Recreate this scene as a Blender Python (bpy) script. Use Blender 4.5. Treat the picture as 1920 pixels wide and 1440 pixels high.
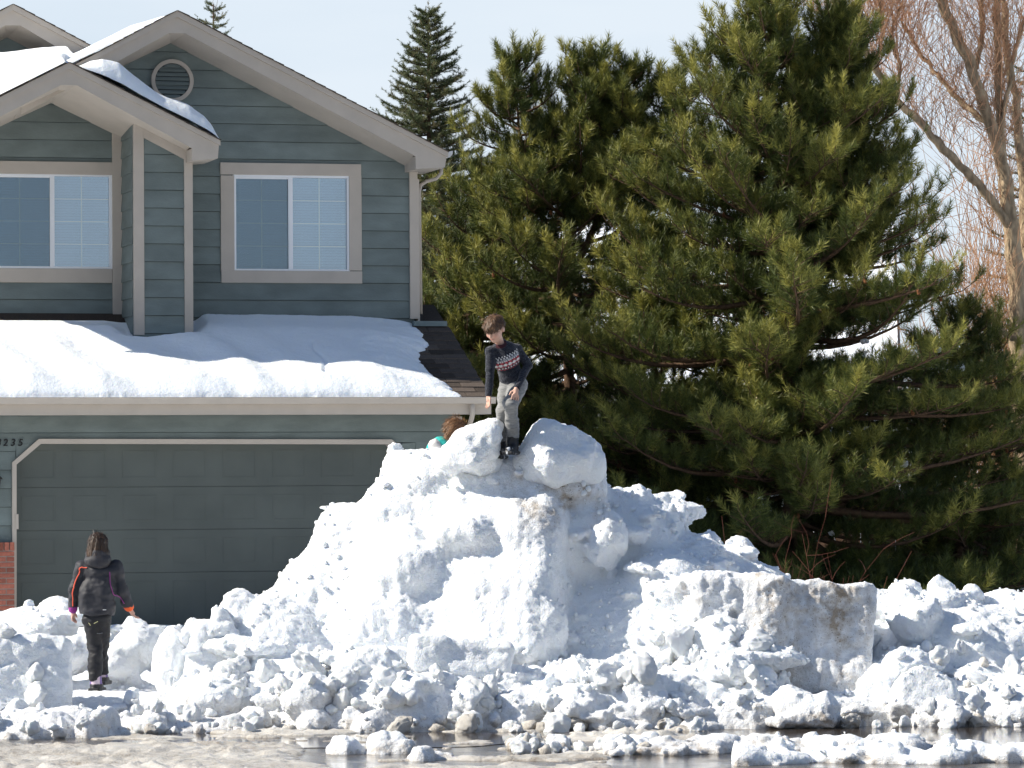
import bpy, math, random
import numpy as np
from mathutils import Vector, Matrix

for _o in list(bpy.data.objects):
    bpy.data.objects.remove(_o, do_unlink=True)
SC = bpy.context.scene
COL = SC.collection
R = math.radians

# ------------------------------------------------------------------ camera
FOC = 7800.0                       # focal length in pixels of the 1920 px wide photograph
CAM = np.array([0.0, 0.0, 2.41])
PITCH, ROLL = R(1.322), R(0.35)
cam_d = bpy.data.cameras.new('camera')
cam_d.sensor_fit = 'HORIZONTAL'
cam_d.sensor_width = 36.0
cam_d.lens = 36.0 * FOC / 1920.0
cam_d.clip_start = 0.5
cam_d.clip_end = 6000.0
cam = bpy.data.objects.new('camera', cam_d)
COL.objects.link(cam)
CROT = Matrix.Rotation(R(90) + PITCH, 3, 'X') @ Matrix.Rotation(-ROLL, 3, 'Z')
cam.matrix_world = Matrix.Translation(Vector(CAM)) @ CROT.to_4x4()
SC.camera = cam
CR = np.array(CROT)

# ------------------------------------------------------------------ sky and sun
SUN_EL, SUN_BACK = R(38.0), R(-6.5)          # from the left, a little behind the scene
sun_dir = Vector((-math.cos(SUN_EL) * math.cos(SUN_BACK),
                  math.cos(SUN_EL) * math.sin(SUN_BACK), math.sin(SUN_EL)))
world = bpy.data.worlds.new('World')
SC.world = world
world.use_nodes = True
wn, wl = world.node_tree.nodes, world.node_tree.links
wn.clear()
w_out = wn.new('ShaderNodeOutputWorld')
w_bg = wn.new('ShaderNodeBackground')
w_sky = wn.new('ShaderNodeTexSky')
w_sky.sky_type = 'NISHITA'
w_sky.sun_disc = False
w_sky.sun_elevation = SUN_EL
w_sky.sun_rotation = math.atan2(sun_dir.x, sun_dir.y)
w_sky.altitude = 1600.0
w_sky.air_density = 1.0
w_sky.dust_density = 0.6
w_sky.ozone_density = 2.5
# thin high cloud and haze, thicker towards the horizon all round
w_tc = wn.new('ShaderNodeTexCoord')
w_map = wn.new('ShaderNodeMapping')
w_map.inputs['Scale'].default_value = (3.0, 3.0, 14.0)
w_no = wn.new('ShaderNodeTexNoise')
w_no.inputs['Scale'].default_value = 2.2
w_no.inputs['Detail'].default_value = 5.0
w_rmp = wn.new('ShaderNodeMapRange')
w_rmp.inputs['From Min'].default_value = 0.30
w_rmp.inputs['From Max'].default_value = 0.70
w_rmp.inputs['To Min'].default_value = -0.13
w_rmp.inputs['To Max'].default_value = 0.13
w_sep = wn.new('ShaderNodeSeparateXYZ')
w_hz = wn.new('ShaderNodeMapRange')
w_hz.inputs['From Min'].default_value = 0.12
w_hz.inputs['From Max'].default_value = 0.22
w_hz.inputs['To Min'].default_value = 0.90
w_hz.inputs['To Max'].default_value = 0.04
w_add = wn.new('ShaderNodeMath'); w_add.operation = 'ADD'; w_add.use_clamp = True
w_mix = wn.new('ShaderNodeMixRGB')
w_mix.inputs['Color2'].default_value = (6.25, 6.95, 7.65, 1)
wl.new(w_tc.outputs['Generated'], w_map.inputs['Vector'])
wl.new(w_tc.outputs['Generated'], w_sep.inputs['Vector'])
wl.new(w_sep.outputs['Z'], w_hz.inputs['Value'])
wl.new(w_map.outputs['Vector'], w_no.inputs['Vector'])
wl.new(w_no.outputs['Fac'], w_rmp.inputs['Value'])
wl.new(w_rmp.outputs['Result'], w_add.inputs[0])
wl.new(w_hz.outputs['Result'], w_add.inputs[1])
wl.new(w_add.outputs[0], w_mix.inputs['Fac'])
wl.new(w_sky.outputs['Color'], w_mix.inputs['Color1'])
wl.new(w_mix.outputs['Color'], w_bg.inputs['Color'])
w_bg.inputs['Strength'].default_value = 0.085
wl.new(w_bg.outputs['Background'], w_out.inputs['Surface'])

sun_d = bpy.data.lights.new('sun', 'SUN')
sun_d.energy = 5.0
sun_d.angle = R(0.53)
sun_d.color = (1.0, 0.94, 0.83)
sun = bpy.data.objects.new('sun', sun_d)
COL.objects.link(sun)
sun.rotation_euler = sun_dir.to_track_quat('Z', 'Y').to_euler()
sun.location = (-30, 60, 40)

SC.view_settings.view_transform = 'Standard'
SC.view_settings.look = 'None'
SC.view_settings.exposure = 0.56
SC.view_settings.gamma = 1.0
SC.view_settings.use_curve_mapping = False

# ------------------------------------------------------------------ places
def P(u, v, D):
    """point at depth D (metres north of the camera) behind photo pixel u, v"""
    d = CR @ np.array([(u - 960.0) / FOC, (720.0 - v) / FOC, -1.0])
    return CAM + d * (D / d[1])

def MPX(D):
    return D / FOC

YAW = R(15.0)
HEX = np.array([math.cos(YAW), math.sin(YAW), 0.0])      # along the house front
HEY = np.array([-math.sin(YAW), math.cos(YAW), 0.0])     # into the house
HO = P(400, 900, 50.0)
HO[2] = 0.0

def hq(u, v, hy):
    """photo pixel on the house plane hy -> (hx, hz) in house coordinates"""
    d = CR @ np.array([(u - 960.0) / FOC, (720.0 - v) / FOC, -1.0])
    t = (hy - np.dot(CAM - HO, HEY)) / np.dot(d, HEY)
    p = CAM + d * t - HO
    return (float(np.dot(p, HEX)), float(p[2]))

def hw(hx, hy, hz):
    return HO + HEX * hx + HEY * hy + np.array([0, 0, hz])

# ------------------------------------------------------------------ materials
MATS = {}
def mat(name, col, rough=0.7, spec=0.3, metal=0.0, var=0.0, scale=8.0, bump=0.0, bscale=60.0,
        stretch=(1, 1, 1), objrand=0.0, attr=None, sheen=0.0, detail=4.0):
    if name in MATS:
        return MATS[name]
    m = bpy.data.materials.new(name)
    m.use_nodes = True
    nt = m.node_tree
    b = nt.nodes['Principled BSDF']
    b.inputs['Roughness'].default_value = rough
    b.inputs['Metallic'].default_value = metal
    b.inputs['Specular IOR Level'].default_value = spec
    if sheen:
        b.inputs['Sheen Weight'].default_value = sheen
    c4 = (col[0], col[1], col[2], 1)
    b.inputs['Base Color'].default_value = c4
    src = None
    if attr:
        a = nt.nodes.new('ShaderNodeAttribute'); a.attribute_name = attr
        src = a.outputs['Color']
    tc = nt.nodes.new('ShaderNodeTexCoord')
    mp = nt.nodes.new('ShaderNodeMapping'); mp.inputs['Scale'].default_value = stretch
    nt.links.new(tc.outputs['Object'], mp.inputs['Vector'])
    if var or objrand:
        hs = nt.nodes.new('ShaderNodeHueSaturation')
        if src is not None:
            nt.links.new(src, hs.inputs['Color'])
        else:
            hs.inputs['Color'].default_value = c4
        val = None
        if var:
            n = nt.nodes.new('ShaderNodeTexNoise')
            n.inputs['Scale'].default_value = scale; n.inputs['Detail'].default_value = detail
            nt.links.new(mp.outputs['Vector'], n.inputs['Vector'])
            r = nt.nodes.new('ShaderNodeMapRange')
            r.inputs['From Min'].default_value = 0.3; r.inputs['From Max'].default_value = 0.7
            r.inputs['To Min'].default_value = 1 - var; r.inputs['To Max'].default_value = 1 + var
            nt.links.new(n.outputs['Fac'], r.inputs['Value'])
            val = r.outputs['Result']
        if objrand:
            oi = nt.nodes.new('ShaderNodeObjectInfo')
            r2 = nt.nodes.new('ShaderNodeMapRange')
            r2.inputs['To Min'].default_value = 1 - objrand; r2.inputs['To Max'].default_value = 1 + objrand
            nt.links.new(oi.outputs['Random'], r2.inputs['Value'])
            if val is not None:
                mu = nt.nodes.new('ShaderNodeMath'); mu.operation = 'MULTIPLY'
                nt.links.new(val, mu.inputs[0]); nt.links.new(r2.outputs['Result'], mu.inputs[1])
                val = mu.outputs[0]
            else:
                val = r2.outputs['Result']
        nt.links.new(val, hs.inputs['Value'])
        src = hs.outputs['Color']
    if src is not None:
        nt.links.new(src, b.inputs['Base Color'])
    if bump:
        n2 = nt.nodes.new('ShaderNodeTexNoise')
        n2.inputs['Scale'].default_value = bscale; n2.inputs['Detail'].default_value = 5
        nt.links.new(mp.outputs['Vector'], n2.inputs['Vector'])
        bp = nt.nodes.new('ShaderNodeBump'); bp.inputs['Strength'].default_value = min(1.0, bump)
        bp.inputs['Distance'].default_value = 0.01
        nt.links.new(n2.outputs['Fac'], bp.inputs['Height'])
        nt.links.new(bp.outputs['Normal'], b.inputs['Normal'])
    MATS[name] = m
    return m

# ------------------------------------------------------------------ objects
def tag(o, label=None, cat=None, group=None, kind=None):
    if label: o['label'] = label
    if cat: o['category'] = cat
    if group: o['group'] = group
    if kind: o['kind'] = kind
    return o

def empty(name, loc=(0, 0, 0), rz=0.0, parent=None):
    o = bpy.data.objects.new(name, None)
    o.empty_display_size = 0.2
    COL.objects.link(o)
    o.location = loc
    o.rotation_euler = (0, 0, rz)
    o.parent = parent
    return o

def link(name, me, material=None, parent=None):
    o = bpy.data.objects.new(name, me)
    COL.objects.link(o)
    if material is not None and len(me.materials) == 0:
        me.materials.append(material)
    if parent is not None:
        o.parent = parent
    return o

def np_mesh(name, V, F, smooth=True):
    """V (n,3), F (m,k) with k = 3 or 4"""
    V = np.asarray(V, dtype=np.float32); F = np.asarray(F, dtype=np.int32)
    me = bpy.data.meshes.new(name)
    n, (m, k) = len(V), F.shape
    me.vertices.add(n); me.vertices.foreach_set('co', V.ravel())
    me.loops.add(m * k); me.loops.foreach_set('vertex_index', F.ravel())
    me.polygons.add(m)
    me.polygons.foreach_set('loop_start', np.arange(0, m * k, k, dtype=np.int32))
    me.polygons.foreach_set('loop_total', np.full(m, k, dtype=np.int32))
    me.polygons.foreach_set('use_smooth', np.full(m, smooth, dtype=bool))
    me.update(calc_edges=True)
    return me

def set_color(me, name, C):
    C = np.asarray(C, dtype=np.float32)
    if C.shape[1] == 3:
        C = np.concatenate([C, np.ones((len(C), 1), np.float32)], 1)
    a = me.color_attributes.new(name, 'FLOAT_COLOR', 'POINT')
    a.data.foreach_set('color', C.ravel())

def set_float(me, name, A):
    a = me.attributes.new(name, 'FLOAT', 'POINT')
    a.data.foreach_set('value', np.asarray(A, dtype=np.float32))

class MB:
    """collects plain shapes and links them as ONE mesh object"""
    def __init__(s):
        s.v, s.f = [], []
    def add(s, v, f):
        k = len(s.v)
        s.v += [tuple(float(c) for c in p) for p in v]
        s.f += [tuple(i + k for i in q) for q in f]
    def box(s, lo, hi):
        x0, y0, z0 = lo; x1, y1, z1 = hi
        s.add([(x0,y0,z0),(x1,y0,z0),(x1,y1,z0),(x0,y1,z0),(x0,y0,z1),(x1,y0,z1),(x1,y1,z1),(x0,y1,z1)],
              [(0,3,2,1),(4,5,6,7),(0,1,5,4),(1,2,6,5),(2,3,7,6),(3,0,4,7)])
    def prism(s, poly, y0, y1):
        """poly [(x,z)..] extruded from y0 (front) to y1; y may be functions of (x, z)"""
        f0 = y0 if callable(y0) else (lambda x, z: y0)
        f1 = y1 if callable(y1) else (lambda x, z: y1)
        n = len(poly)
        v = [(x, f0(x, z), z) for x, z in poly] + [(x, f1(x, z), z) for x, z in poly]
        f = [tuple(range(n)), tuple(range(2 * n - 1, n - 1, -1))]
        f += [(i, i + n, (i + 1) % n + n, (i + 1) % n) for i in range(n)]
        s.add(v, f)
    def loft(s, a, b):
        n = len(a)
        f = [tuple(range(n)), tuple(range(2 * n - 1, n - 1, -1))]
        f += [(i, i + n, (i + 1) % n + n, (i + 1) % n) for i in range(n)]
        s.add(list(a) + list(b), f)
    def tube(s, path, rad, n=6, cap=True):
        path = [np.array(p, float) for p in path]
        if not hasattr(rad, '__len__'):
            rad = [rad] * len(path)
        rings = []
        ref = np.array([0.0, 0.0, 1.0])
        t0 = path[-1] - path[0]
        if abs(t0[2]) > 0.9 * np.linalg.norm(t0):
            ref = np.array([1.0, 0.0, 0.0])
        for i, p in enumerate(path):
            t = path[min(i + 1, len(path) - 1)] - path[max(i - 1, 0)]
            t = t / (np.linalg.norm(t) + 1e-9)
            a = np.cross(t, ref); a /= (np.linalg.norm(a) + 1e-9)
            b = np.cross(t, a)
            rings.append([p + rad[i] * (math.cos(2 * math.pi * k / n) * a + math.sin(2 * math.pi * k / n) * b) for k in range(n)])
        v = [q for r in rings for q in r]
        f = []
        for i in range(len(path) - 1):
            for k in range(n):
                k2 = (k + 1) % n
                f.append((i * n + k, i * n + k2, (i + 1) * n + k2, (i + 1) * n + k))
        if cap:
            f.append(tuple(range(n - 1, -1, -1)))
            f.append(tuple((len(path) - 1) * n + k for k in range(n)))
        s.add(v, f)
    def mesh(s, name, smooth=False):
        me = bpy.data.meshes.new(name)
        me.from_pydata(s.v, [], s.f)
        import bmesh
        bm = bmesh.new(); bm.from_mesh(me)
        bmesh.ops.recalc_face_normals(bm, faces=bm.faces)
        bm.to_mesh(me); bm.free()
        if smooth:
            me.polygons.foreach_set('use_smooth', [True] * len(me.polygons))
        me.update()
        return me
    def build(s, name, material, parent=None, smooth=False, bevel=0.0):
        o = link(name, s.mesh(name, smooth), material, parent)
        if bevel:
            b = o.modifiers.new('bevel', 'BEVEL'); b.width = bevel; b.segments = 2; b.limit_method = 'ANGLE'
        return o

# ------------------------------------------------------------------ noise and implicit surfaces
_rs = np.random.RandomState(7)
_LAT = _rs.rand(64, 64, 64).astype(np.float32)
_JIT = (0.15 + 0.7 * _rs.rand(32, 32, 32, 3)).astype(np.float32)

def vnoise(p):
    """smooth value noise in [-1, 1]; p (..., 3)"""
    p = np.asarray(p, np.float32)
    i = np.floor(p).astype(np.int32)
    f = p - i
    f = f * f * f * (f * (f * 6 - 15) + 10)
    i0 = i & 63; i1 = (i + 1) & 63
    x0, y0, z0 = i0[..., 0], i0[..., 1], i0[..., 2]
    x1, y1, z1 = i1[..., 0], i1[..., 1], i1[..., 2]
    fx, fy, fz = f[..., 0], f[..., 1], f[..., 2]
    a = _LAT[x0, y0, z0] * (1 - fx) + _LAT[x1, y0, z0] * fx
    b = _LAT[x0, y1, z0] * (1 - fx) + _LAT[x1, y1, z0] * fx
    c = _LAT[x0, y0, z1] * (1 - fx) + _LAT[x1, y0, z1] * fx
    d = _LAT[x0, y1, z1] * (1 - fx) + _LAT[x1, y1, z1] * fx
    return ((a * (1 - fy) + b * fy) * (1 - fz) + (c * (1 - fy) + d * fy) * fz) * 2 - 1

def fbm(p, octv=4, gain=0.5, off=0.0):
    p = np.asarray(p, np.float32) + np.float32(off)
    s, a, t = 0.0, 1.0, 0.0
    for _ in range(octv):
        s = s + a * vnoise(p); t += a
        a *= gain; p = p * 2.03 + 11.7
    return s / t

def worley(p, off=0.0):
    p = np.asarray(p, np.float32) + np.float32(off)
    b = np.floor(p - np.float32(0.5)).astype(np.int32); f = p - b
    ok = b & 31; ok1 = (b + 1) & 31
    best = np.full(p.shape[:-1], 9.0, np.float32)
    for dx in (0, 1):
        ix = (ok1 if dx else ok)[..., 0]
        for dy in (0, 1):
            iy = (ok1 if dy else ok)[..., 1]
            for dz in (0, 1):
                iz = (ok1 if dz else ok)[..., 2]
                j = _JIT[ix, iy, iz]
                qx = j[..., 0] + dx - f[..., 0]; qy = j[..., 1] + dy - f[..., 1]; qz = j[..., 2] + dz - f[..., 2]
                np.minimum(best, qx * qx + qy * qy + qz * qz, out=best)
    return np.sqrt(best)

class Field:
    """distance field on a grid, turned into one closed surface"""
    def __init__(s, lo, hi, h):
        s.lo = np.array(lo, np.float32); s.h = h
        s.n = np.ceil((np.array(hi) - np.array(lo)) / h).astype(int) + 1
        s.S = np.full(s.n, 1.0, np.float32)
    def sl(s, lo, hi):
        a = np.clip(np.floor((np.array(lo) - s.lo) / s.h).astype(int), 0, s.n)
        b = np.clip(np.ceil((np.array(hi) - s.lo) / s.h).astype(int) + 1, 0, s.n)
        return a, b
    def pts(s, a, b):
        ax = [s.lo[k] + s.h * np.arange(a[k], b[k], dtype=np.float32) for k in range(3)]
        return np.stack(np.meshgrid(*ax, indexing='ij'), -1)
    def add(s, fn, c, ext, k=0.0, cut=False):
        c = np.array(c, float); e = np.array(ext, float) + max(k, 0.0) + 3 * s.h
        a, b = s.sl(c - e, c + e)
        if np.any(b <= a):
            return
        d = fn(s.pts(a, b)).astype(np.float32)
        w = s.S[a[0]:b[0], a[1]:b[1], a[2]:b[2]]
        if cut:
            w[...] = np.maximum(w, -d)
        elif k > 0:
            h = np.clip(0.5 + 0.5 * (w - d) / k, 0, 1)
            w[...] = w * (1 - h) + d * h - k * h * (1 - h)
        else:
            np.minimum(w, d, out=w)
    def ell(s, c, r, M=None, k=0.0, cut=False):
        c = np.array(c, np.float32); r = np.array(r, np.float32)
        Mt = None if M is None else np.array(M, np.float32)
        def fn(p):
            q = p - c
            if Mt is not None: q = q @ Mt
            k0 = np.linalg.norm(q / r, axis=-1); k1 = np.linalg.norm(q / (r * r), axis=-1) + 1e-6
            return k0 * (k0 - 1) / k1
        s.add(fn, c, [float(r.max())] * 3, k, cut)
    def box(s, c, r, M=None, rd=0.05, k=0.0, cut=False):
        c = np.array(c, np.float32); r = np.array(r, np.float32) - rd
        Mt = None if M is None else np.array(M, np.float32)
        def fn(p):
            q = p - c
            if Mt is not None: q = q @ Mt
            q = np.abs(q) - r
            return np.linalg.norm(np.maximum(q, 0), axis=-1) + np.minimum(q.max(-1), 0) - rd
        s.add(fn, c, [float(np.linalg.norm(r + rd))] * 3, k, cut)
    def cap(s, a, b, ra, rb, k=0.0):
        a = np.array(a, np.float32); b = np.array(b, np.float32); ba = b - a
        L = float(ba @ ba) + 1e-9
        def fn(p):
            t = np.clip(((p - a) @ ba) / L, 0, 1)
            return np.linalg.norm(p - a - t[..., None] * ba, axis=-1) - (ra + (rb - ra) * t)
        m = max(ra, rb)
        s.add(fn, (a + b) / 2, np.abs(ba) / 2 + m, k)
    def rock(s, c, r, rng, sq=(1, 1, 1), k=0.0, nf=11):
        c = np.array(c, np.float32)
        N = rng.normal(size=(nf, 3)); N /= np.linalg.norm(N, axis=1)[:, None]
        d = r * rng.uniform(0.62, 1.0, nf); N = N.astype(np.float32)
        q3 = np.array(sq, np.float32)
        def fn(p):
            q = (p - c) / q3
            g = (q @ N.T) - d.astype(np.float32)
            m = g.max(-1)
            return np.maximum(m, np.linalg.norm(q, axis=-1) - 1.08 * r) * float(q3.min())
        s.add(fn, c, np.array(sq) * r * 1.1, k)
    def band(s, fn, w):
        """S += fn(points) near the surface"""
        idx = np.nonzero(np.abs(s.S) < w)
        p = np.stack([s.lo[k] + s.h * idx[k].astype(np.float32) for k in range(3)], -1)
        s.S[idx] += fn(p)
    def soften(s):
        for ax in range(3):
            a = np.moveaxis(s.S, ax, 0)
            a[1:-1] = 0.25 * a[:-2] + 0.5 * a[1:-1] + 0.25 * a[2:]
    def surf(s):
        S = s.S
        S[0] = np.maximum(S[0], 0.01); S[-1] = np.maximum(S[-1], 0.01)
        S[:, 0] = np.maximum(S[:, 0], 0.01); S[:, -1] = np.maximum(S[:, -1], 0.01)
        S[:, :, 0] = np.maximum(S[:, :, 0], 0.01); S[:, :, -1] = np.maximum(S[:, :, -1], 0.01)
        neg = S < 0
        nx, ny, nz = np.array(S.shape) - 1
        cnt = np.zeros((nx, ny, nz), np.uint8)
        for dx in (0, 1):
            for dy in (0, 1):
                for dz in (0, 1):
                    cnt += neg[dx:dx + nx, dy:dy + ny, dz:dz + nz]
        act = np.nonzero((cnt > 0) & (cnt < 8))
        I = np.stack(act, -1)
        n = len(I)
        idm = np.full((nx, ny, nz), -1, np.int32); idm[act] = np.arange(n)
        acc = np.zeros((n, 3), np.float32); m = np.zeros(n, np.float32)
        cor = [(a, b, c) for a in (0, 1) for b in (0, 1) for c in (0, 1)]
        val = {c: S[act[0] + c[0], act[1] + c[1], act[2] + c[2]] for c in cor}
        for c0 in cor:
            for ax in range(3):
                if c0[ax]: continue
                c1 = list(c0); c1[ax] = 1; c1 = tuple(c1)
                a, b = val[c0], val[c1]
                x = (a < 0) != (b < 0)
                t = np.where(x, a / np.where(x, a - b, 1), 0)
                q = np.tile(np.array(c0, np.float32), (n, 1)); q[:, ax] += t
                acc += q * x[:, None]; m += x
        V = s.lo + s.h * (I + acc / m[:, None])
        F = []
        for ax in range(3):
            b, c = [(1, 2), (2, 0), (0, 1)][ax]
            sa = [slice(None)] * 3; sb = [slice(None)] * 3
            sa[ax] = slice(0, -1); sb[ax] = slice(1, None)
            A, B = neg[tuple(sa)], neg[tuple(sb)]
            e = np.stack(np.nonzero(A != B), -1)
            ok = (e[:, b] > 0) & (e[:, c] > 0) & (e[:, b] < S.shape[b] - 1) & (e[:, c] < S.shape[c] - 1)
            e = e[ok]
            fl = A[e[:, 0], e[:, 1], e[:, 2]]
            def g(db, dc):
                q = e.copy(); q[:, b] += db; q[:, c] += dc
                return idm[q[:, 0], q[:, 1], q[:, 2]]
            quad = np.stack([g(-1, -1), g(0, -1), g(0, 0), g(-1, 0)], -1)
            quad[~fl] = quad[~fl][:, ::-1]
            F.append(quad)
        return V, np.concatenate(F)

def biggest(V, F):
    """keep only the largest connected piece"""
    lab = np.arange(len(V))
    while True:
        m = lab[F].min(1)
        new = lab.copy()
        for k in range(F.shape[1]):
            np.minimum.at(new, F[:, k], m)
        new = new[new]; new = new[new]
        if (new == lab).all(): break
        lab = new
    keep = lab == np.bincount(lab).argmax()
    idx = np.cumsum(keep) - 1
    return V[keep], idx[F[keep[F[:, 0]]]]

def vnormals(V, F):
    e1 = V[F[:, 2]] - V[F[:, 0]]; e2 = V[F[:, 3 % F.shape[1]]] - V[F[:, 1]]
    fn = np.cross(e1, e2)
    N = np.zeros_like(V)
    for c in range(3):
        N[:, c] = np.bincount(F.ravel(), np.repeat(fn[:, c], F.shape[1]), len(V))
    return N / (np.linalg.norm(N, axis=1)[:, None] + 1e-9)

def rotm(yaw=0, pitch=0, roll=0):
    return np.array(Matrix.Rotation(yaw, 3, 'Z') @ Matrix.Rotation(pitch, 3, 'X') @ Matrix.Rotation(roll, 3, 'Y'))

# ================================================================== the setting
def zt(x, y):
    x = np.asarray(x, float); y = np.asarray(y, float)
    t = np.clip((y - 40.4) / 9.0, 0, 1)
    z = 0.70 * t * t * (3 - 2 * t)
    z = z + np.clip((y - 56) * 0.012, 0, 12)
    return z

def snow_mat(name, base=(0.885, 0.92, 0.96), dirt=(0.42, 0.35, 0.275), bump=0.5, rough=0.75, bs=38.0, grit=0.0):
    if name in MATS: return MATS[name]
    m = bpy.data.materials.new(name); m.use_nodes = True
    nt = m.node_tree; b = nt.nodes['Principled BSDF']
    b.inputs['Roughness'].default_value = rough
    b.inputs['Specular IOR Level'].default_value = 0.25
    b.inputs['Subsurface Weight'].default_value = 0.6
    b.inputs['Subsurface Radius'].default_value = (0.9, 1.0, 1.2)
    b.inputs['Subsurface Scale'].default_value = 0.02
    a = nt.nodes.new('ShaderNodeAttribute'); a.attribute_name = 'dirt'
    tc = nt.nodes.new('ShaderNodeTexCoord')
    mx = nt.nodes.new('ShaderNodeMixRGB')
    mx.inputs['Color1'].default_value = (*base, 1); mx.inputs['Color2'].default_value = (*dirt, 1)
    n = nt.nodes.new('ShaderNodeTexNoise'); n.inputs['Scale'].default_value = 14; n.inputs['Detail'].default_value = 6
    nt.links.new(tc.outputs['Object'], n.inputs['Vector'])
    r = nt.nodes.new('ShaderNodeMapRange')
    r.inputs['From Min'].default_value = 0.3; r.inputs['From Max'].default_value = 0.7
    r.inputs['To Min'].default_value = 0.25; r.inputs['To Max'].default_value = 1.5
    nt.links.new(n.outputs['Fac'], r.inputs['Value'])
    mu = nt.nodes.new('ShaderNodeMath'); mu.operation = 'MULTIPLY'; mu.use_clamp = True
    nt.links.new(a.outputs['Fac'], mu.inputs[0]); nt.links.new(r.outputs['Result'], mu.inputs[1])
    nt.links.new(mu.outputs[0], mx.inputs['Fac'])
    # grit frozen into the snow
    ng = nt.nodes.new('ShaderNodeTexNoise'); ng.inputs['Scale'].default_value = 70; ng.inputs['Detail'].default_value = 3
    nt.links.new(tc.outputs['Object'], ng.inputs['Vector'])
    rg = nt.nodes.new('ShaderNodeMapRange'); rg.inputs['From Min'].default_value = 0.60; rg.inputs['From Max'].default_value = 0.72
    rg.inputs['To Min'].default_value = 0.0; rg.inputs['To Max'].default_value = grit
    nt.links.new(ng.outputs['Fac'], rg.inputs['Value'])
    ad = nt.nodes.new('ShaderNodeMath'); ad.operation = 'MULTIPLY_ADD'; ad.inputs[2].default_value = 0.12
    nt.links.new(a.outputs['Fac'], ad.inputs[0]); ad.inputs[1].default_value = 2.0
    mg = nt.nodes.new('ShaderNodeMath'); mg.operation = 'MULTIPLY'; mg.use_clamp = True
    nt.links.new(rg.outputs['Result'], mg.inputs[0]); nt.links.new(ad.outputs[0], mg.inputs[1])
    m2 = nt.nodes.new('ShaderNodeMixRGB'); m2.inputs['Color2'].default_value = (0.20, 0.16, 0.12, 1)
    nt.links.new(mg.outputs[0], m2.inputs['Fac']); nt.links.new(mx.outputs['Color'], m2.inputs['Color1'])
    nt.links.new(m2.outputs['Color'], b.inputs['Base Color'])
    n2 = nt.nodes.new('ShaderNodeTexNoise'); n2.inputs['Scale'].default_value = bs; n2.inputs['Detail'].default_value = 6
    n2.inputs['Roughness'].default_value = 0.62
    nt.links.new(tc.outputs['Object'], n2.inputs['Vector'])
    bp = nt.nodes.new('ShaderNodeBump'); bp.inputs['Strength'].default_value = bump
    bp.inputs['Distance'].default_value = 0.03
    nt.links.new(n2.outputs['Fac'], bp.inputs['Height'])
    nt.links.new(bp.outputs['Normal'], b.inputs['Normal'])
    MATS[name] = m
    return m

SNOW = snow_mat('ploughed_snow', base=(0.895, 0.922, 0.952), bump=0.8, grit=0.9, bs=48.0)
SNOWR = snow_mat('roof_snow', bump=0.4, bs=18.0)
SLUSH = snow_mat('slush', base=(0.62, 0.59, 0.54), dirt=(0.27, 0.225, 0.175), bump=0.6, rough=0.25, bs=45.0, grit=0.9)

def grid_mesh(name, xs, ys, zf, smooth=True):
    X, Y = np.meshgrid(xs, ys, indexing='ij')
    V = np.stack([X, Y, zf(X, Y)], -1).reshape(-1, 3)
    nx, ny = len(xs), len(ys)
    i = np.arange(nx * ny).reshape(nx, ny)
    F = np.stack([i[:-1, :-1], i[1:, :-1], i[1:, 1:], i[:-1, 1:]], -1).reshape(-1, 4)
    return np_mesh(name, V, F, smooth)

xs = np.concatenate([[-3000, -1200, -500, -220, -100, -50, -25], np.arange(-14, 16.1, 0.25), [25, 50, 100, 220, 500, 1200, 3000]])
ys = np.concatenate([[-400, -100, -20, 10, 30, 38], np.arange(40, 66.1, 0.25), [75, 90, 120, 180, 300, 600, 1500, 4000]])
def zground(X, Y):
    p = np.stack([X * 0.9, Y * 0.9, 0 * X], -1)
    amp = np.where((np.abs(X) < 20) & (Y > 41) & (Y < 70), 0.06, 0.0)
    return zt(X, Y) + amp * fbm(p, 3) - 0.004
ground = link('ground', grid_mesh('ground', xs, ys, zground), SNOWR)
tag(ground, 'snow covered ground and driveway rising gently towards the house', kind='structure')

def road_mat():
    m = bpy.data.materials.new('wet_asphalt'); m.use_nodes = True
    nt = m.node_tree; b = nt.nodes['Principled BSDF']
    tc = nt.nodes.new('ShaderNodeTexCoord')
    n = nt.nodes.new('ShaderNodeTexNoise'); n.inputs['Scale'].default_value = 1.1; n.inputs['Detail'].default_value = 7
    nt.links.new(tc.outputs['Object'], n.inputs['Vector'])
    cr = nt.nodes.new('ShaderNodeValToRGB')
    cr.color_ramp.elements[0].position = 0.40; cr.color_ramp.elements[0].color = (0.045, 0.04, 0.036, 1)
    cr.color_ramp.elements[1].position = 0.66; cr.color_ramp.elements[1].color = (0.115, 0.098, 0.083, 1)
    nt.links.new(n.outputs['Fac'], cr.inputs['Fac']); nt.links.new(cr.outputs['Color'], b.inputs['Base Color'])
    r = nt.nodes.new('ShaderNodeMapRange')
    r.inputs['From Min'].default_value = 0.42; r.inputs['From Max'].default_value = 0.62
    r.inputs['To Min'].default_value = 0.07; r.inputs['To Max'].default_value = 0.30
    nt.links.new(n.outputs['Fac'], r.inputs['Value']); nt.links.new(r.outputs['Result'], b.inputs['Roughness'])
    b.inputs['Specular IOR Level'].default_value = 0.5
    n2 = nt.nodes.new('ShaderNodeTexNoise'); n2.inputs['Scale'].default_value = 140
    nt.links.new(tc.outputs['Object'], n2.inputs['Vector'])
    bp = nt.nodes.new('ShaderNodeBump'); bp.inputs['Strength'].default_value = 0.12; bp.inputs['Distance'].default_value = 0.003
    nt.links.new(n2.outputs['Fac'], bp.inputs['Height']); nt.links.new(bp.outputs['Normal'], b.inputs['Normal'])
    return m
rd = MB()
rd.add([(-300, -60, 0), (300, -60, 0), (300, 40.6, 0), (-300, 40.6, 0)], [(0, 1, 2, 3)])
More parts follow.
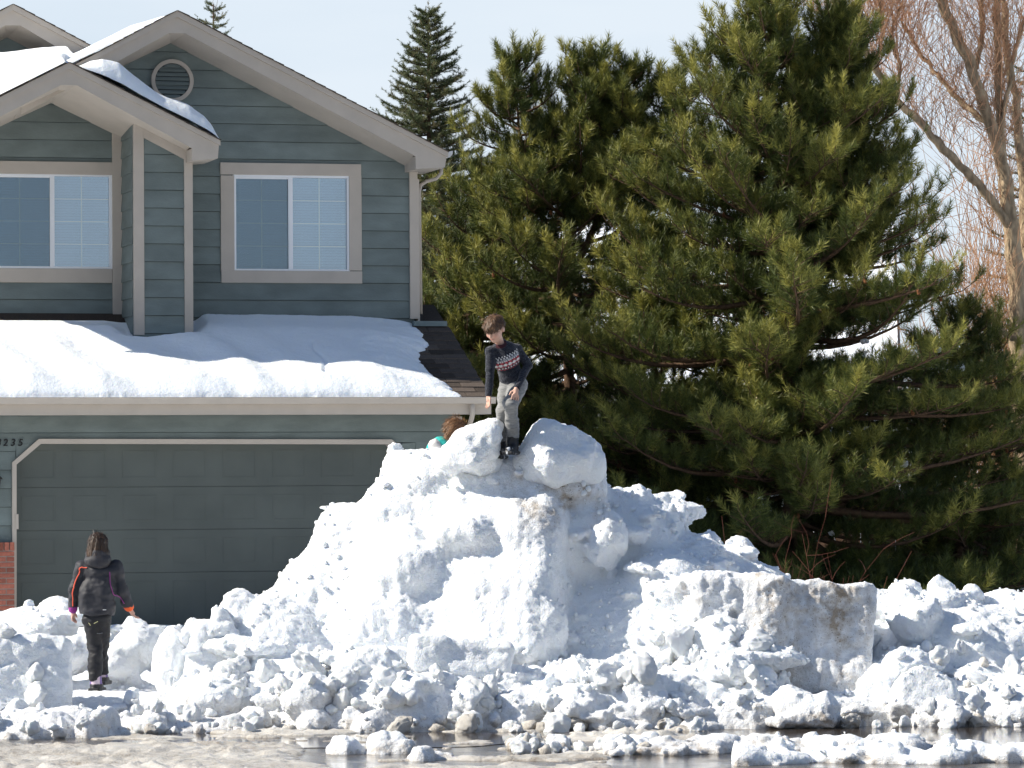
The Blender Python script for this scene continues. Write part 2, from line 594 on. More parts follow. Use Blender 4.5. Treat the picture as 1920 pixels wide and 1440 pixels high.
tag(rd.build('road', road_mat()), 'wet brown-grey asphalt street in front of the snow piles', kind='structure')

def water_mat():
    m = bpy.data.materials.new('melt_water'); m.use_nodes = True
    nt = m.node_tree; b = nt.nodes['Principled BSDF']
    b.inputs['Base Color'].default_value = (0.06, 0.047, 0.038, 1)
    b.inputs['Roughness'].default_value = 0.045
    b.inputs['IOR'].default_value = 1.33
    b.inputs['Specular IOR Level'].default_value = 0.5
    tc = nt.nodes.new('ShaderNodeTexCoord')
    mp = nt.nodes.new('ShaderNodeMapping'); mp.inputs['Scale'].default_value = (2.2, 6.0, 1.0)
    nt.links.new(tc.outputs['Object'], mp.inputs['Vector'])
    n = nt.nodes.new('ShaderNodeTexNoise'); n.inputs['Scale'].default_value = 2.5; n.inputs['Detail'].default_value = 3
    nt.links.new(mp.outputs['Vector'], n.inputs['Vector'])
    bp = nt.nodes.new('ShaderNodeBump'); bp.inputs['Strength'].default_value = 0.05; bp.inputs['Distance'].default_value = 0.02
    nt.links.new(n.outputs['Fac'], bp.inputs['Height']); nt.links.new(bp.outputs['Normal'], b.inputs['Normal'])
    return m
WATER = water_mat()
def puddle(label, u0, u1, d0, d1, seed):
    a, b = P(u0, 1400, (d0 + d1) / 2)[0], P(u1, 1400, (d0 + d1) / 2)[0]
    rng = np.random.RandomState(seed)
    n = 72
    pts = []
    for k in range(n):
        t = 2 * math.pi * k / n
        w = 1 + 0.16 * float(fbm(np.array([math.cos(t) * 2.2 + seed, math.sin(t) * 2.2, 0.3]), 3))
        ct, st = math.cos(t), math.sin(t)
        sx = math.copysign(abs(ct) ** 0.6, ct); sy = math.copysign(abs(st) ** 0.8, st)
        pts.append(((a + b) / 2 + (b - a) / 2 * sx * w, (d0 + d1) / 2 + (d1 - d0) / 2 * sy * w, 0.005))
    m = MB(); m.add(pts, [tuple(range(n))])
    tag(m.build('puddle', WATER), label, kind='structure')
puddle('melt water puddle along the gutter below the left snow bank', 215, 1020, 37.6, 40.35, 3)
puddle('wide brown melt water puddle below the right snow mound', 1330, 2060, 36.6, 40.3, 5)

# ================================================================== the house
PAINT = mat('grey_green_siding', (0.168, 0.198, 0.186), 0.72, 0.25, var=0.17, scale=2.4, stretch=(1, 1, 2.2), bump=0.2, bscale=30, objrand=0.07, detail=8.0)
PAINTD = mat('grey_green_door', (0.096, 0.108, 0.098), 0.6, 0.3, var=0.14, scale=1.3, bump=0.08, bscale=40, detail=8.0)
TRIM = mat('taupe_trim_paint', (0.48, 0.42, 0.355), 0.7, 0.25, var=0.05, scale=4.0, bump=0.08, bscale=30)
VINYL = mat('white_vinyl', (0.80, 0.80, 0.80), 0.45, 0.4)
BLIND = mat('blind_slat', (0.32, 0.41, 0.46), 0.6)
DARKB = mat('dark_blind_slat', (0.30, 0.38, 0.42), 0.7)
SHING = mat('asphalt_shingle', (0.088, 0.070, 0.058), 0.92, 0.15, var=0.25, scale=60, bump=0.7, bscale=160, objrand=0.42)
BLACK = mat('black_metal', (0.02, 0.02, 0.021), 0.5)
DIGIT = mat('black_digit_paint', (0.012, 0.012, 0.013), 0.6)
DARKIN = mat('room_interior', (0.13, 0.14, 0.15), 0.9)
MUNT = mat('cream_muntin', (0.62, 0.54, 0.36), 0.6)
BRICKM = mat('red_brick', (0.30, 0.105, 0.072), 0.9, 0.15, var=0.2, scale=25, bump=0.5, bscale=60, objrand=0.30)
MORTAR = mat('mortar', (0.42, 0.38, 0.34), 0.95)

def glass_mat(name, tint, refl):
    m = bpy.data.materials.new(name); m.use_nodes = True
    nt = m.node_tree; nt.nodes.remove(nt.nodes['Principled BSDF'])
    out = nt.nodes['Material Output']
    tr = nt.nodes.new('ShaderNodeBsdfTransparent'); tr.inputs['Color'].default_value = (*tint, 1)
    gl = nt.nodes.new('ShaderNodeBsdfGlossy'); gl.inputs['Roughness'].default_value = 0.03
    gl.inputs['Color'].default_value = (0.86, 0.93, 1.0, 1)
    tc = nt.nodes.new('ShaderNodeTexCoord'); nz = nt.nodes.new('ShaderNodeTexNoise'); nz.inputs['Scale'].default_value = 2.6
    nt.links.new(tc.outputs['Object'], nz.inputs['Vector'])
    bp = nt.nodes.new('ShaderNodeBump'); bp.inputs['Strength'].default_value = 0.5; bp.inputs['Distance'].default_value = 0.05
    nt.links.new(nz.outputs['Fac'], bp.inputs['Height']); 
    mx = nt.nodes.new('ShaderNodeMixShader'); mx.inputs['Fac'].default_value = refl
    nt.links.new(tr.outputs[0], mx.inputs[1]); nt.links.new(gl.outputs[0], mx.inputs[2])
    nt.links.new(mx.outputs[0], out.inputs['Surface'])
    return m
GLASS = glass_mat('window_glass', (0.86, 0.94, 1.0), 0.20)
SCREEN = glass_mat('window_screen', (0.74, 0.78, 0.80), 0.05)

house = empty('house', tuple(HO), YAW)
tag(house, 'grey-green clapboard house with taupe trim, double gables and a wide garage', 'house')

def clip(poly, a, b, c):
    """keep the part of poly [(x,z)] where a x + b z <= c"""
    out = []
    n = len(poly)
    for i in range(n):
        p, q = poly[i], poly[(i + 1) % n]
        dp, dq = a * p[0] + b * p[1] - c, a * q[0] + b * q[1] - c
        if dp <= 0: out.append(p)
        if (dp < 0 < dq) or (dq < 0 < dp):
            t = dp / (dp - dq)
            out.append((p[0] + t * (q[0] - p[0]), p[1] + t * (q[1] - p[1])))
    return out

GAP_SHADE = mat('wall_sheathing', (0.05, 0.055, 0.055), 0.9)  # dark backing added so the gaps under the boards read as shadow lines
def siding(poly, hy, z_start, pitch, holes=(), parent=house, thick=0.03, back=0.0):
    """clapboards: one object per board, wedge-shaped, cut round the holes (x0,x1,z0,z1)"""
    bits = [poly]
    for (x0, x1, z0, z1) in holes:
        bits = [clip(poly, 0, 1, z0), clip(poly, 0, -1, -z1), clip(clip(clip(poly, 0, -1, -z0), 0, 1, z1), 1, 0, x0), clip(clip(clip(poly, 0, -1, -z0), 0, 1, z1), -1, 0, -x1)]
    for bt in bits:
        if len(bt) >= 3:
            m = MB(); m.prism(bt, hy + thick + 0.001, hy + thick + 0.02); m.build('sheathing', GAP_SHADE, parent)
    zs = [p[1] for p in poly]
    k0 = math.floor((min(zs) - z_start) / pitch)
    k = k0
    while z_start + k * pitch < max(zs):
        a, b = z_start + k * pitch, z_start + (k + 1) * pitch
        k += 1
        row = clip(clip(poly, 0, 1, b), 0, -1, -(a + 0.005))
        if len(row) < 3: continue
        pieces = [row]
        for (x0, x1, z0, z1) in holes:
            nxt = []
            for pc in pieces:
                if max(p[1] for p in pc) <= z0 or min(p[1] for p in pc) >= z1:
                    nxt.append(pc); continue
                lo = clip(pc, 0, 1, z0); hi = clip(pc, 0, -1, -z1)
                mid = clip(clip(pc, 0, -1, -z0), 0, 1, z1)
                nxt += [lo, hi, clip(mid, 1, 0, x0), clip(mid, -1, 0, -x1)]
            pieces = [q for q in nxt if len(q) >= 3]
        for pc in pieces:
            xs_ = [p[0] for p in pc]; zs_ = [p[1] for p in pc]
            if max(xs_) - min(xs_) < 0.004 or max(zs_) - min(zs_) < 0.004: continue
            m = MB()
            m.prism(pc, lambda x, z: hy - 0.004 - 0.024 * (b - z) / (b - a), hy + thick)
            m.build('siding_board', PAINT, parent)

def side_siding(x, y0, y1, z0, z1, z_start, pitch, face):
    """boards on a side face at constant x, between y0 and y1; face -1 looks left, +1 right"""
    k = math.floor((z0 - z_start) / pitch)
    while z_start + k * pitch < z1:
        a, b = max(z0, z_start + k * pitch), min(z1, z_start + (k + 1) * pitch)
        k += 1
        if b - a < 0.01: continue
        m = MB()
        m.loft([(x + face * 0.023, y0, a), (x + face * 0.006, y0, b), (x - face * 0.02, y0, b), (x - face * 0.02, y0, a)],
               [(x + face * 0.023, y1, a), (x + face * 0.006, y1, b), (x - face * 0.02, y1, b), (x - face * 0.02, y1, a)])
        m.build('siding_board', PAINT, house)

H_MAIN, H_FASC, H_LEFT, H_COL, H_SF = 1.70, 1.10, 2.00, 1.15, 0.72

def prism_px(name, pts, hy, hyb, material, parent=house, bevel=0.0):
    m = MB(); m.prism([hq(u, v, hy) for u, v in pts], hy, hyb)
    return m.build(name, material, parent, bevel=bevel)

# ---- walls behind the boards (dark backing painted as gap shade, in one piece per wall)
z_roof_top = hq(800, 612, H_MAIN)[1]
mw_apex = hq(320, 81, H_MAIN); mw_r = hq(763, 312, H_MAIN); xr_main = hq(776, 450, H_MAIN)[0]
xl_main = hq(300, 450, H_MAIN)[0]
slope = (mw_apex[1] - mw_r[1]) / (mw_r[0] - mw_apex[0])
def main_line(x): return mw_apex[1] - slope * abs(x - mw_apex[0])
xsp = hq(352, 450, H_MAIN)[0]; xll = hq(150, 150, H_MAIN)[0]
main_poly = [(xsp, 3.6), (xr_main, 3.6), (xr_main, main_line(xr_main)), (xsp, main_line(xsp))]
_a, _b = hq(129, 140, H_MAIN), hq(411, 286, H_MAIN)
def sg_line(x): return _a[1] + (_b[1] - _a[1]) * (x - _a[0]) / (_b[0] - _a[0])
upper_poly = [(xll, sg_line(xll)), (xsp, sg_line(xsp)), (xsp, main_line(xsp)), mw_apex, (xll, main_line(xll))]
win_r = (hq(437, 420, H_MAIN)[0], hq(655, 420, H_MAIN)[0], hq(546, 510, H_MAIN)[1], hq(546, 328, H_MAIN)[1])
hole_r = (win_r[0] - 0.02, win_r[1] + 0.02, win_r[2] - 0.02, win_r[3] + 0.02)
pitch_b = 33.0 * MPX(52.0) / 1.0
zs0 = hq(720, 564.5, H_MAIN)[1]
siding(main_poly, H_MAIN, zs0, pitch_b, [hole_r])
siding(upper_poly, H_MAIN, zs0, pitch_b)
lw_apex = hq(96, 193, H_LEFT)
lw_r = hq(209, 249, H_LEFT)
sl2 = (lw_apex[1] - lw_r[1]) / (lw_r[0] - lw_apex[0])
xl_l, xr_l = hq(-220, 400, H_LEFT)[0], hq(236, 400, H_LEFT)[0]
left_poly = [(xl_l, 3.9), (xr_l, 3.9), (xr_l, lw_apex[1] - sl2 * (xr_l - lw_apex[0])), lw_apex, (xl_l, lw_apex[1] - sl2 * (lw_apex[0] - xl_l))]
win_l = (hq(-24, 420, H_LEFT)[0], hq(210, 420, H_LEFT)[0], hq(100, 505, H_LEFT)[1], hq(100, 325, H_LEFT)[1])
siding(left_poly, H_LEFT, hq(100, 562, H_LEFT)[1], pitch_b, [(win_l[0] - 0.02, win_l[1] + 0.02, win_l[2] - 0.02, win_l[3] + 0.02)])
# bay post between the windows
cx0, cx1 = hq(251, 450, H_COL)[0], hq(359, 450, H_COL)[0]
zc_base = 3.55
def col_top(x):
    a, b = hq(269, 240, H_COL), hq(360, 284, H_COL)
    return a[1] + (b[1] - a[1]) * (x - a[0]) / (b[0] - a[0])
siding([(cx0, zc_base), (cx1, zc_base), (cx1, col_top(cx1)), (cx0, col_top(cx0))], H_COL, hq(300, 592, H_COL)[1], pitch_b)
zc_s = hq(300, 592, H_COL)[1]
side_siding(cx0, H_COL + 0.03, H_LEFT, zc_base, col_top(cx0) - 0.02, zc_s, pitch_b, -1)
side_siding(cx1, H_COL + 0.03, H_MAIN, zc_base, col_top(cx1) - 0.02, zc_s, pitch_b, 1)
xr_m2 = xr_main
side_siding(xr_main - 0.01, H_MAIN + 0.03, 9.0, 3.6, main_line(xr_main), zs0, pitch_b, 1)

# ---- trim boards
def board(u0, u1, v0, v1, hy, proud, name='trim_board', material=TRIM, deep=0.02):
    x0, x1 = hq(u0, (v0 + v1) / 2, hy)[0], hq(u1, (v0 + v1) / 2, hy)[0]
    z1, z0 = hq((u0 + u1) / 2, v0, hy)[1], hq((u0 + u1) / 2, v1, hy)[1]
    m = MB(); m.box((x0, hy - proud, z0), (x1, hy + deep, z1))
    return m.build(name, material, house, bevel=0.004)
board(767, 782, 312, 598, H_MAIN, 0.045, 'corner_board')
m = MB(); xq = hq(782, 450, H_MAIN)[0]
m.box((xq - 0.002, H_MAIN - 0.043, z_roof_top - 0.03), (xq + 0.022, H_MAIN + 0.10, main_line(xq) - 0.1)); m.build('corner_board', TRIM, house)
# bay post corner boards
board(250, 269.5, 233, 628, H_COL, 0.035, 'corner_board')
board(345, 361, 298, 630, H_COL, 0.035, 'corner_board')
prism_px('frieze_board', [(269.5, 225), (362, 270), (362, 297.5), (345, 298), (269.5, 258)], H_COL - 0.04, H_COL + 0.02, TRIM)
# left wall trims
board(-50, 209.8, 303, 327, H_LEFT, 0.04, 'window_casing')
board(-50, 209.8, 503.5, 530, H_LEFT, 0.04, 'window_casing')
board(210, 237, 236, 601, H_LEFT, 0.045, 'corner_board')
board(-220, 240, 601.5, 611, H_LEFT, 0.03, 'sill_band')
# right window casing
board(412, 676, 306.5, 329, H_MAIN, 0.04, 'window_casing')
board(414, 678, 508, 531, H_MAIN, 0.04, 'window_casing')
board(413, 438.5, 329.3, 507.7, H_MAIN, 0.038, 'window_casing')
board(653.5, 677, 329.3, 507.7, H_MAIN, 0.038, 'window_casing')

# ---- sliding windows
def slider(win, hy, split, dark_left, rows, cols_l, cols_r, muntm, label):
    x0, x1, z0, z1 = win
    xm = x0 + (x1 - x0) * split
    w = empty('window', (0, 0, 0), 0, house)
    tag(w, label)
    fr = MB(); t = 0.035
    yf, yb = hy - 0.028, hy + 0.05
    fr.box((x0, yf, z1 - t), (x1, yb, z1)); fr.box((x0, yf, z0), (x1, yb, z0 + t))
    fr.box((x0, yf + 0.001, z0 + t), (x0 + t, yb, z1 - t)); fr.box((x1 - t, yf + 0.001, z0 + t), (x1, yb, z1 - t))
    fr.build('frame', VINYL, w, bevel=0.004)
    mu = MB(); mu.box((xm - 0.028, yf + 0.004, z0 + t), (xm + 0.028, yb - 0.01, z1 - t)); mu.build('meeting_stile', VINYL, w)
    for side, a, b, cols in ((0, x0 + t, xm - 0.028, cols_l), (1, xm + 0.028, x1 - t, cols_r)):
        g = MB(); g.box((a, hy + 0.012, z0 + t), (b, hy + 0.016, z1 - t)); g.build('pane', GLASS, w)
        if side == 0 and dark_left:
            s = MB(); s.box((a, hy - 0.004, z0 + t), (b, hy - 0.002, z1 - t)); s.build('insect_screen', SCREEN, w)
            s = MB(); s.box((a, hy - 0.012, z1 - t - 0.022), (b, hy - 0.005, z1 - t)); s.build('screen_rail', VINYL, w)
        for c in range(1, cols):
            xx = a + (b - a) * c / cols
            s = MB(); s.box((xx - 0.008, hy + 0.017, z0 + t), (xx + 0.008, hy + 0.023, z1 - t)); s.build('muntin', muntm, w)
        for r in range(1, rows):
            zz = z0 + t + (z1 - z0 - 2 * t) * r / rows
            s = MB(); s.box((a, hy + 0.0172, zz - 0.006), (b, hy + 0.0228, zz + 0.006)); s.build('muntin', muntm, w)
        sl = MB(); n = 34
        for k in range(n):
            zz = z0 + t + (z1 - z0 - 2 * t) * (k + 0.5) / n
            dz = (z1 - z0) / n * 0.40
            sl.add([(a, hy + 0.085, zz - dz), (b, hy + 0.085, zz - dz), (b, hy + 0.060, zz + dz), (a, hy + 0.060, zz + dz),
                    (a, hy + 0.088, zz - dz), (b, hy + 0.088, zz - dz), (b, hy + 0.063, zz + dz), (a, hy + 0.063, zz + dz)],
                   [(0, 1, 2, 3), (4, 7, 6, 5), (0, 4, 5, 1), (3, 2, 6, 7), (0, 3, 7, 4), (1, 5, 6, 2)])
        o = sl.build('blinds', BLIND if side else DARKB, w); tag(o, kind='stuff')
    rm = MB(); rm.box((x0 - 0.02, hy + 0.16, z0 - 0.05), (x1 + 0.02, hy + 0.18, z1 + 0.05)); rm.build('dark_backing', DARKIN, w)
slider(win_r, H_MAIN, 0.49, True, 4, 2, 2, MUNT, 'white sliding window with pale blinds and screened left half')
slider(win_l, H_LEFT, (97 + 24) / 234.0, True, 4, 2, 2, MUNT, 'white sliding window with slatted blinds under the small gable')

# ---- round gable vent
vent = empty('gable_vent', (0, 0, 0), 0, house)
vc = hq(322, 152, H_MAIN); vr = 40.0 * MPX(52)
m = MB(); n = 40
ring_o = [(vc[0] + vr * math.cos(2 * math.pi * k / n), vc[1] + vr * math.sin(2 * math.pi * k / n)) for k in range(n)]
ring_i = [(vc[0] + 0.82 * vr * math.cos(2 * math.pi * k / n), vc[1] + 0.82 * vr * math.sin(2 * math.pi * k / n)) for k in range(n)]
v = [(x, H_MAIN - 0.06, z) for x, z in ring_o] + [(x, H_MAIN - 0.06, z) for x, z in ring_i] + \
    [(x, H_MAIN - 0.005, z) for x, z in ring_o] + [(x, H_MAIN - 0.005, z) for x, z in ring_i]
f = []
for k in range(n):
    j = (k + 1) % n
    f += [(k, j, n + j, n + k), (k, 2 * n + k, 2 * n + j, j), (n + k, n + j, 3 * n + j, 3 * n + k)]
m.add(v, f); m.build('ring', TRIM, vent)
m = MB(); m.prism(ring_i, H_MAIN - 0.024, H_MAIN - 0.02); m.build('backing', mat('vent_dark', (0.05, 0.06, 0.065), 0.9), vent)
for k in range(8):
    zz = vc[1] - 0.82 * vr + 1.64 * vr * (k + 0.5) / 8
    hwid = math.sqrt(max(0.0, (0.82 * vr) ** 2 - (zz - vc[1]) ** 2)) - 0.006
    if hwid < 0.05: continue
    m = MB(); dz = 0.82 * vr / 8 * 0.72
    m.loft([(vc[0] - hwid, H_MAIN - 0.056, zz - dz), (vc[0] - hwid, H_MAIN - 0.05, zz - dz - 0.006), (vc[0] - hwid, H_MAIN - 0.026, zz + dz), (vc[0] - hwid, H_MAIN - 0.032, zz + dz)],
           [(vc[0] + hwid, H_MAIN - 0.056, zz - dz), (vc[0] + hwid, H_MAIN - 0.05, zz - dz - 0.006), (vc[0] + hwid, H_MAIN - 0.026, zz + dz), (vc[0] + hwid, H_MAIN - 0.032, zz + dz)])
    m.build('louvre', PAINT, vent)

# ---- gable roofs: rake boards, soffits, deck, shingle courses
def gable(apex, r_end, l_end, th, hy_f, hy_wall, hy_back, wall_apex, wall_r, tail_r=None, fl=15, courses=True, nback=2.2):
    """apex/r_end/l_end: photo points of the roof edge; th: rake board depth in photo px"""
    A, Rr, L = hq(*apex, hy_f), hq(*r_end, hy_f), hq(*l_end, hy_f)
    px = MPX(51.5)
    t = th * px
    # rake boards
    prt = [A, Rr]
    if tail_r:
        prt += [hq(*q, hy_f) for q in tail_r]
    else:
        prt += [(Rr[0], Rr[1] - t)]
    prt += [(A[0] + fl * px, A[1] - t), (A[0], A[1] - t)]
    m = MB(); m.prism(prt, hy_f, hy_f + 0.04); m.build('rake_board', TRIM, house)
    m = MB(); m.prism([A, (A[0], A[1] - t), (A[0] - fl * px, A[1] - t), (L[0], L[1] - t * 0.95), L], hy_f, hy_f + 0.04); m.build('rake_board', TRIM, house)
    # thin upper strip
    s = 10 * px
    m = MB(); m.prism([(A[0], A[1] + 0.004), (Rr[0] + 0.01, Rr[1] + 0.004), (Rr[0] + 0.01, Rr[1] - s * 0.9), (A[0], A[1] - s * 1.1)], hy_f - 0.028, hy_f - 0.002); m.build('rake_strip', TRIM, house)
    m = MB(); m.prism([(A[0], A[1] + 0.004), (A[0], A[1] - s * 1.1), (L[0], L[1] - s), (L[0], L[1] + 0.004)], hy_f - 0.028, hy_f - 0.002); m.build('rake_strip', TRIM, house)
    # soffit: slanted boards from the rake board back to the wall
    W, WR = hq(*wall_apex, hy_wall - 0.03), hq(*wall_r, hy_wall - 0.03)
    k = (W[1] - WR[1]) / (WR[0] - W[0])
    xe = Rr[0] - 0.02 if not tail_r else hq(*tail_r[-1], hy_f)[0]
    kf = (A[1] - Rr[1]) / (Rr[0] - A[0])
    def fz(x): return A[1] - t - kf * max(0.0, abs(x - A[0]) - fl * px)
    def wz(x): return W[1] - k * abs(x - W[0])
    for sgn, xend in ((1, xe), (-1, L[0])):
        xs_ = [A[0] + sgn * fl * px, xend]
        a = [(xs_[0], hy_f + 0.03, fz(xs_[0])), (xs_[1], hy_f + 0.03, fz(xs_[1])), (xs_[1], hy_f + 0.03, fz(xs_[1]) + 0.02), (xs_[0], hy_f + 0.03, fz(xs_[0]) + 0.02)]
        xw0, xw1 = W[0], xend
        b = [(xw0, hy_wall - 0.01, wz(xw0)), (xw1, hy_wall - 0.01, wz(xw1)), (xw1, hy_wall - 0.01, wz(xw1) + 0.02), (xw0, hy_wall - 0.01, wz(xw0) + 0.02)]
        m = MB(); m.loft(a, b); m.build('soffit', TRIM, house)
    a = [(A[0] - fl * px, hy_f + 0.03, A[1] - t + 0.001), (A[0] + fl * px, hy_f + 0.03, A[1] - t + 0.001), (A[0] + fl * px, hy_f + 0.03, A[1] - t + 0.02), (A[0] - fl * px, hy_f + 0.03, A[1] - t + 0.02)]
    b = [(W[0] - 0.004, hy_wall - 0.01, W[1] + 0.001), (W[0] + 0.004, hy_wall - 0.01, W[1] + 0.001), (W[0] + 0.004, hy_wall - 0.01, W[1] + 0.02), (W[0] - 0.004, hy_wall - 0.01, W[1] + 0.02)]
    m = MB(); m.loft(a, b); m.build('soffit', TRIM, house)
    # deck
    for q, e in ((1, Rr), (-1, L)):
        m = MB(); m.prism([(A[0], A[1] - 0.002), (e[0], e[1] - 0.002), (e[0], e[1] - 0.05), (A[0], A[1] - 0.05)], hy_f + 0.002, hy_back)
        m.build('roof_deck', SHING, house)
        # courses of shingles, each a thin tilted strip that overhangs the rake
        ln = math.hypot(e[0] - A[0], e[1] - A[1]); n = int(ln / 0.145)
        dx, dz = (e[0] - A[0]) / ln, (e[1] - A[1]) / ln
        nx, nz = -dz * q, dx * q
        if courses:
            rr = random.Random(n * 7 + q)
            for i in range(n):
                s0, s1 = i * ln / n - 0.03, (i + 1) * ln / n + 0.012
                s0 = max(s0, 0.0)
                o1 = hy_f - 0.045 - rr.random() * 0.012
                pl = [(A[0] + dx * s0 + nx * 0.004, A[1] + dz * s0 + nz * 0.004), (A[0] + dx * s1 + nx * 0.010, A[1] + dz * s1 + nz * 0.010),
                      (A[0] + dx * s1 + nx * 0.020, A[1] + dz * s1 + nz * 0.020), (A[0] + dx * s0 + nx * 0.010, A[1] + dz * s0 + nz * 0.010)]
                m = MB(); m.prism(pl, o1, min(hy_back, hy_f + nback)); m.build('shingle_course', SHING, house)
    return A, Rr, L

MG = gable((332, 21), (838, 286), (40, 175), 41, H_FASC, H_MAIN, 9.0, (320, 81), (763, 312), [(834.5, 314), (779.5, 317), (779.5, 293)])
SG = gable((129, 118), (411, 264), (-200, 283), 41, H_SF, H_LEFT, 3.4, (96, 193), (209, 249), [(408.5, 297), (360.5, 301), (360.5, 278)])
g2_hy = 3.6
G2 = gable((24, 9), (176, 91), (-120, 88), 40, g2_hy, g2_hy + 0.5, 8.0, (14, 70), (62, 95), None, courses=True)
prism_px('gable_wall', [(14, 70), (120, 125), (120, 200), (-140, 200), (-140, 150)], g2_hy + 0.5, g2_hy + 0.6, PAINT)
# underside boxes at the roof tails
for G, tail, hyf, hyw in ((MG, [(779.5, 293), (838, 300), (834.5, 314), (779.5, 317)], H_FASC, 2.2), (SG, [(360.5, 278), (411, 275), (408.5, 297), (360.5, 301)], H_SF, 1.6)):
    pl = [hq(u, v, hyf) for u, v in tail]
    m = MB(); m.prism(pl, hyf + 0.042, hyw); m.build('eave_box', TRIM, house)
# roof plane facing the street between the gables (under snow)
zA = hq(0, 196, 0.9)[1]; zB = hq(0, 104, g2_hy)[1]
m = MB(); xa, xb = hq(-80, 180, 0.9)[0], hq(250, 120, 2.5)[0]
zC = zA + (zB - zA) * (2.3 - 0.95) / (g2_hy + 0.4 - 0.95)
m.loft([(xa, 2.3, zC - 0.3), (xb, 2.3, zC - 0.3), (xb, 2.3, zC - 0.25), (xa, 2.3, zC - 0.25)],
       [(xa, g2_hy + 0.4, zB - 0.2), (xb, g2_hy + 0.4, zB - 0.2), (xb, g2_hy + 0.4, zB - 0.15), (xa, g2_hy + 0.4, zB - 0.15)])
m.build('front_roof', SHING, house)

# ---- garage
G_W = 0.0
gx0, gx1 = hq(-220, 900, G_W)[0], hq(858, 800, G_W)[0]
zsf = hq(600, 777, -0.48)[1] + 0.12                       # soffit height
d_in = [hq(u, v, G_W) for u, v in ((30, 1175), (30, 871), (76, 832), (729, 833), (779, 873), (781, 1175))]
d_out = [hq(u, v, G_W) for u, v in ((22, 1175), (22, 867), (72, 823), (733, 824), (787, 869), (789, 1175))]
dx0, dx1, dzt = d_in[0][0], d_in[5][0], d_in[2][1]
zg0 = 0.55
hole = [(d_in[0][0], zg0), d_in[1], d_in[2], d_in[3], d_in[4], (d_in[5][0], zg0)]
# boards around the door opening
zgs = hq(10, 847, G_W)[1]
siding([(gx0, zg0), (dx0, zg0), (dx0, dzt), (gx0, dzt)], G_W, zgs, pitch_b)
siding([(dx1, zg0), (gx1, zg0), (gx1, dzt), (dx1, dzt)], G_W, zgs, pitch_b)
siding([(gx0, dzt), (gx1, dzt), (gx1, zsf), (gx0, zsf)], G_W, zgs, pitch_b)
for a, b, c in ((d_in[1], d_in[2], (dx0, dzt)), (d_in[4], d_in[3], (dx1, dzt))):
    m = MB(); e = 0.003 if c[0] == dx0 else -0.003
    m.prism([(a[0] + e, a[1]), (b[0], b[1] - 0.002), (c[0] + e, c[1] - 0.002)], G_W - 0.02, G_W + 0.03); m.build('corner_infill', PAINT, house)
for i in range(5):
    m = MB(); m.prism([d_out[i], d_out[i + 1], d_in[i + 1], d_in[i]], G_W - 0.05, G_W + 0.22); m.build('door_casing', TRIM, house)
board(851, 866, 781, 1180, G_W, 0.045, 'corner_board')
side_siding(gx1, G_W + 0.02, 9.0, zg0, zsf - 0.08, zgs, pitch_b, 1)
# sectional door
gdoor = empty('garage_door', (0, 0, 0), 0, house)
zsec = [hq(400, v, 0.25)[1] for v in (1190, 1072, 992, 912, 828)]
zsec[0] = 0.62
for i in range(4):
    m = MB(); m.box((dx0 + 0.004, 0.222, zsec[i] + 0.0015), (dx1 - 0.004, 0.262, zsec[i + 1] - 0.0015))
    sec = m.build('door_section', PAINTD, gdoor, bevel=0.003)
    pw = (dx1 - dx0) / 8
    for k in range(8):
        a = dx0 + k * pw + 0.10; b = dx0 + (k + 1) * pw - 0.10
        z0, z1 = zsec[i] + 0.10, zsec[i + 1] - 0.10
        m = MB()
        for lo, hi in (((a, z0), (b, z0 + 0.022)), ((a, z1 - 0.022), (b, z1)), ((a, z0 + 0.022), (a + 0.022, z1 - 0.022)), ((b - 0.022, z0 + 0.022), (b, z1 - 0.022))):
            m.box((lo[0], 0.2185, lo[1]), (hi[0], 0.2219, hi[1]))
        m.build('panel', PAINTD, sec, bevel=0.004)
m = MB(); m.box((hq(28, 1000, 0)[0], -0.058, hq(28, 992, 0)[1]), (hq(33.5, 1000, 0)[0], -0.01, hq(28, 964, 0)[1])); m.build('sensor_box', TRIM, house)
m = MB(); m.box((gx0 + 0.1, 0.6, zg0), (gx1 - 0.1, 0.65, 3.1)); m.build('garage_back', DARKIN, house)

# ---- garage roof, gutter, fascia
E_HY = -0.48
ze = hq(600, 744, E_HY)[1]
xr_roof_b, xr_roof_t = hq(922, 745, E_HY)[0], hq(832, 607, H_MAIN)[0]
xr_roof = (xr_roof_b + xr_roof_t) / 2
zt_roof = hq(800, 606, H_MAIN)[1]
rs = (zt_roof - ze) / (H_MAIN - E_HY)
def zroof(hy): return ze + rs * (hy - E_HY)
m = MB(); m.loft([(gx0, E_HY, ze - 0.03), (xr_roof, E_HY, ze - 0.03), (xr_roof, E_HY, ze - 0.008), (gx0, E_HY, ze - 0.008)],
                 [(gx0, 2.3, zroof(2.3) - 0.03), (xr_roof, 2.3, zroof(2.3) - 0.03), (xr_roof, 2.3, zroof(2.3) - 0.008), (gx0, 2.3, zroof(2.3) - 0.008)])
m.build('garage_roof_deck', SHING, house)
m = MB(); m.box((hq(771, 600, H_MAIN)[0], H_MAIN - 0.16, zroof(H_MAIN - 0.16) + 0.028), (xr_roof - 0.02, H_MAIN - 0.03, zroof(H_MAIN - 0.03) + 0.035)); m.build('flashing', mat('painted_flashing', (0.15, 0.19, 0.19), 0.5), house)
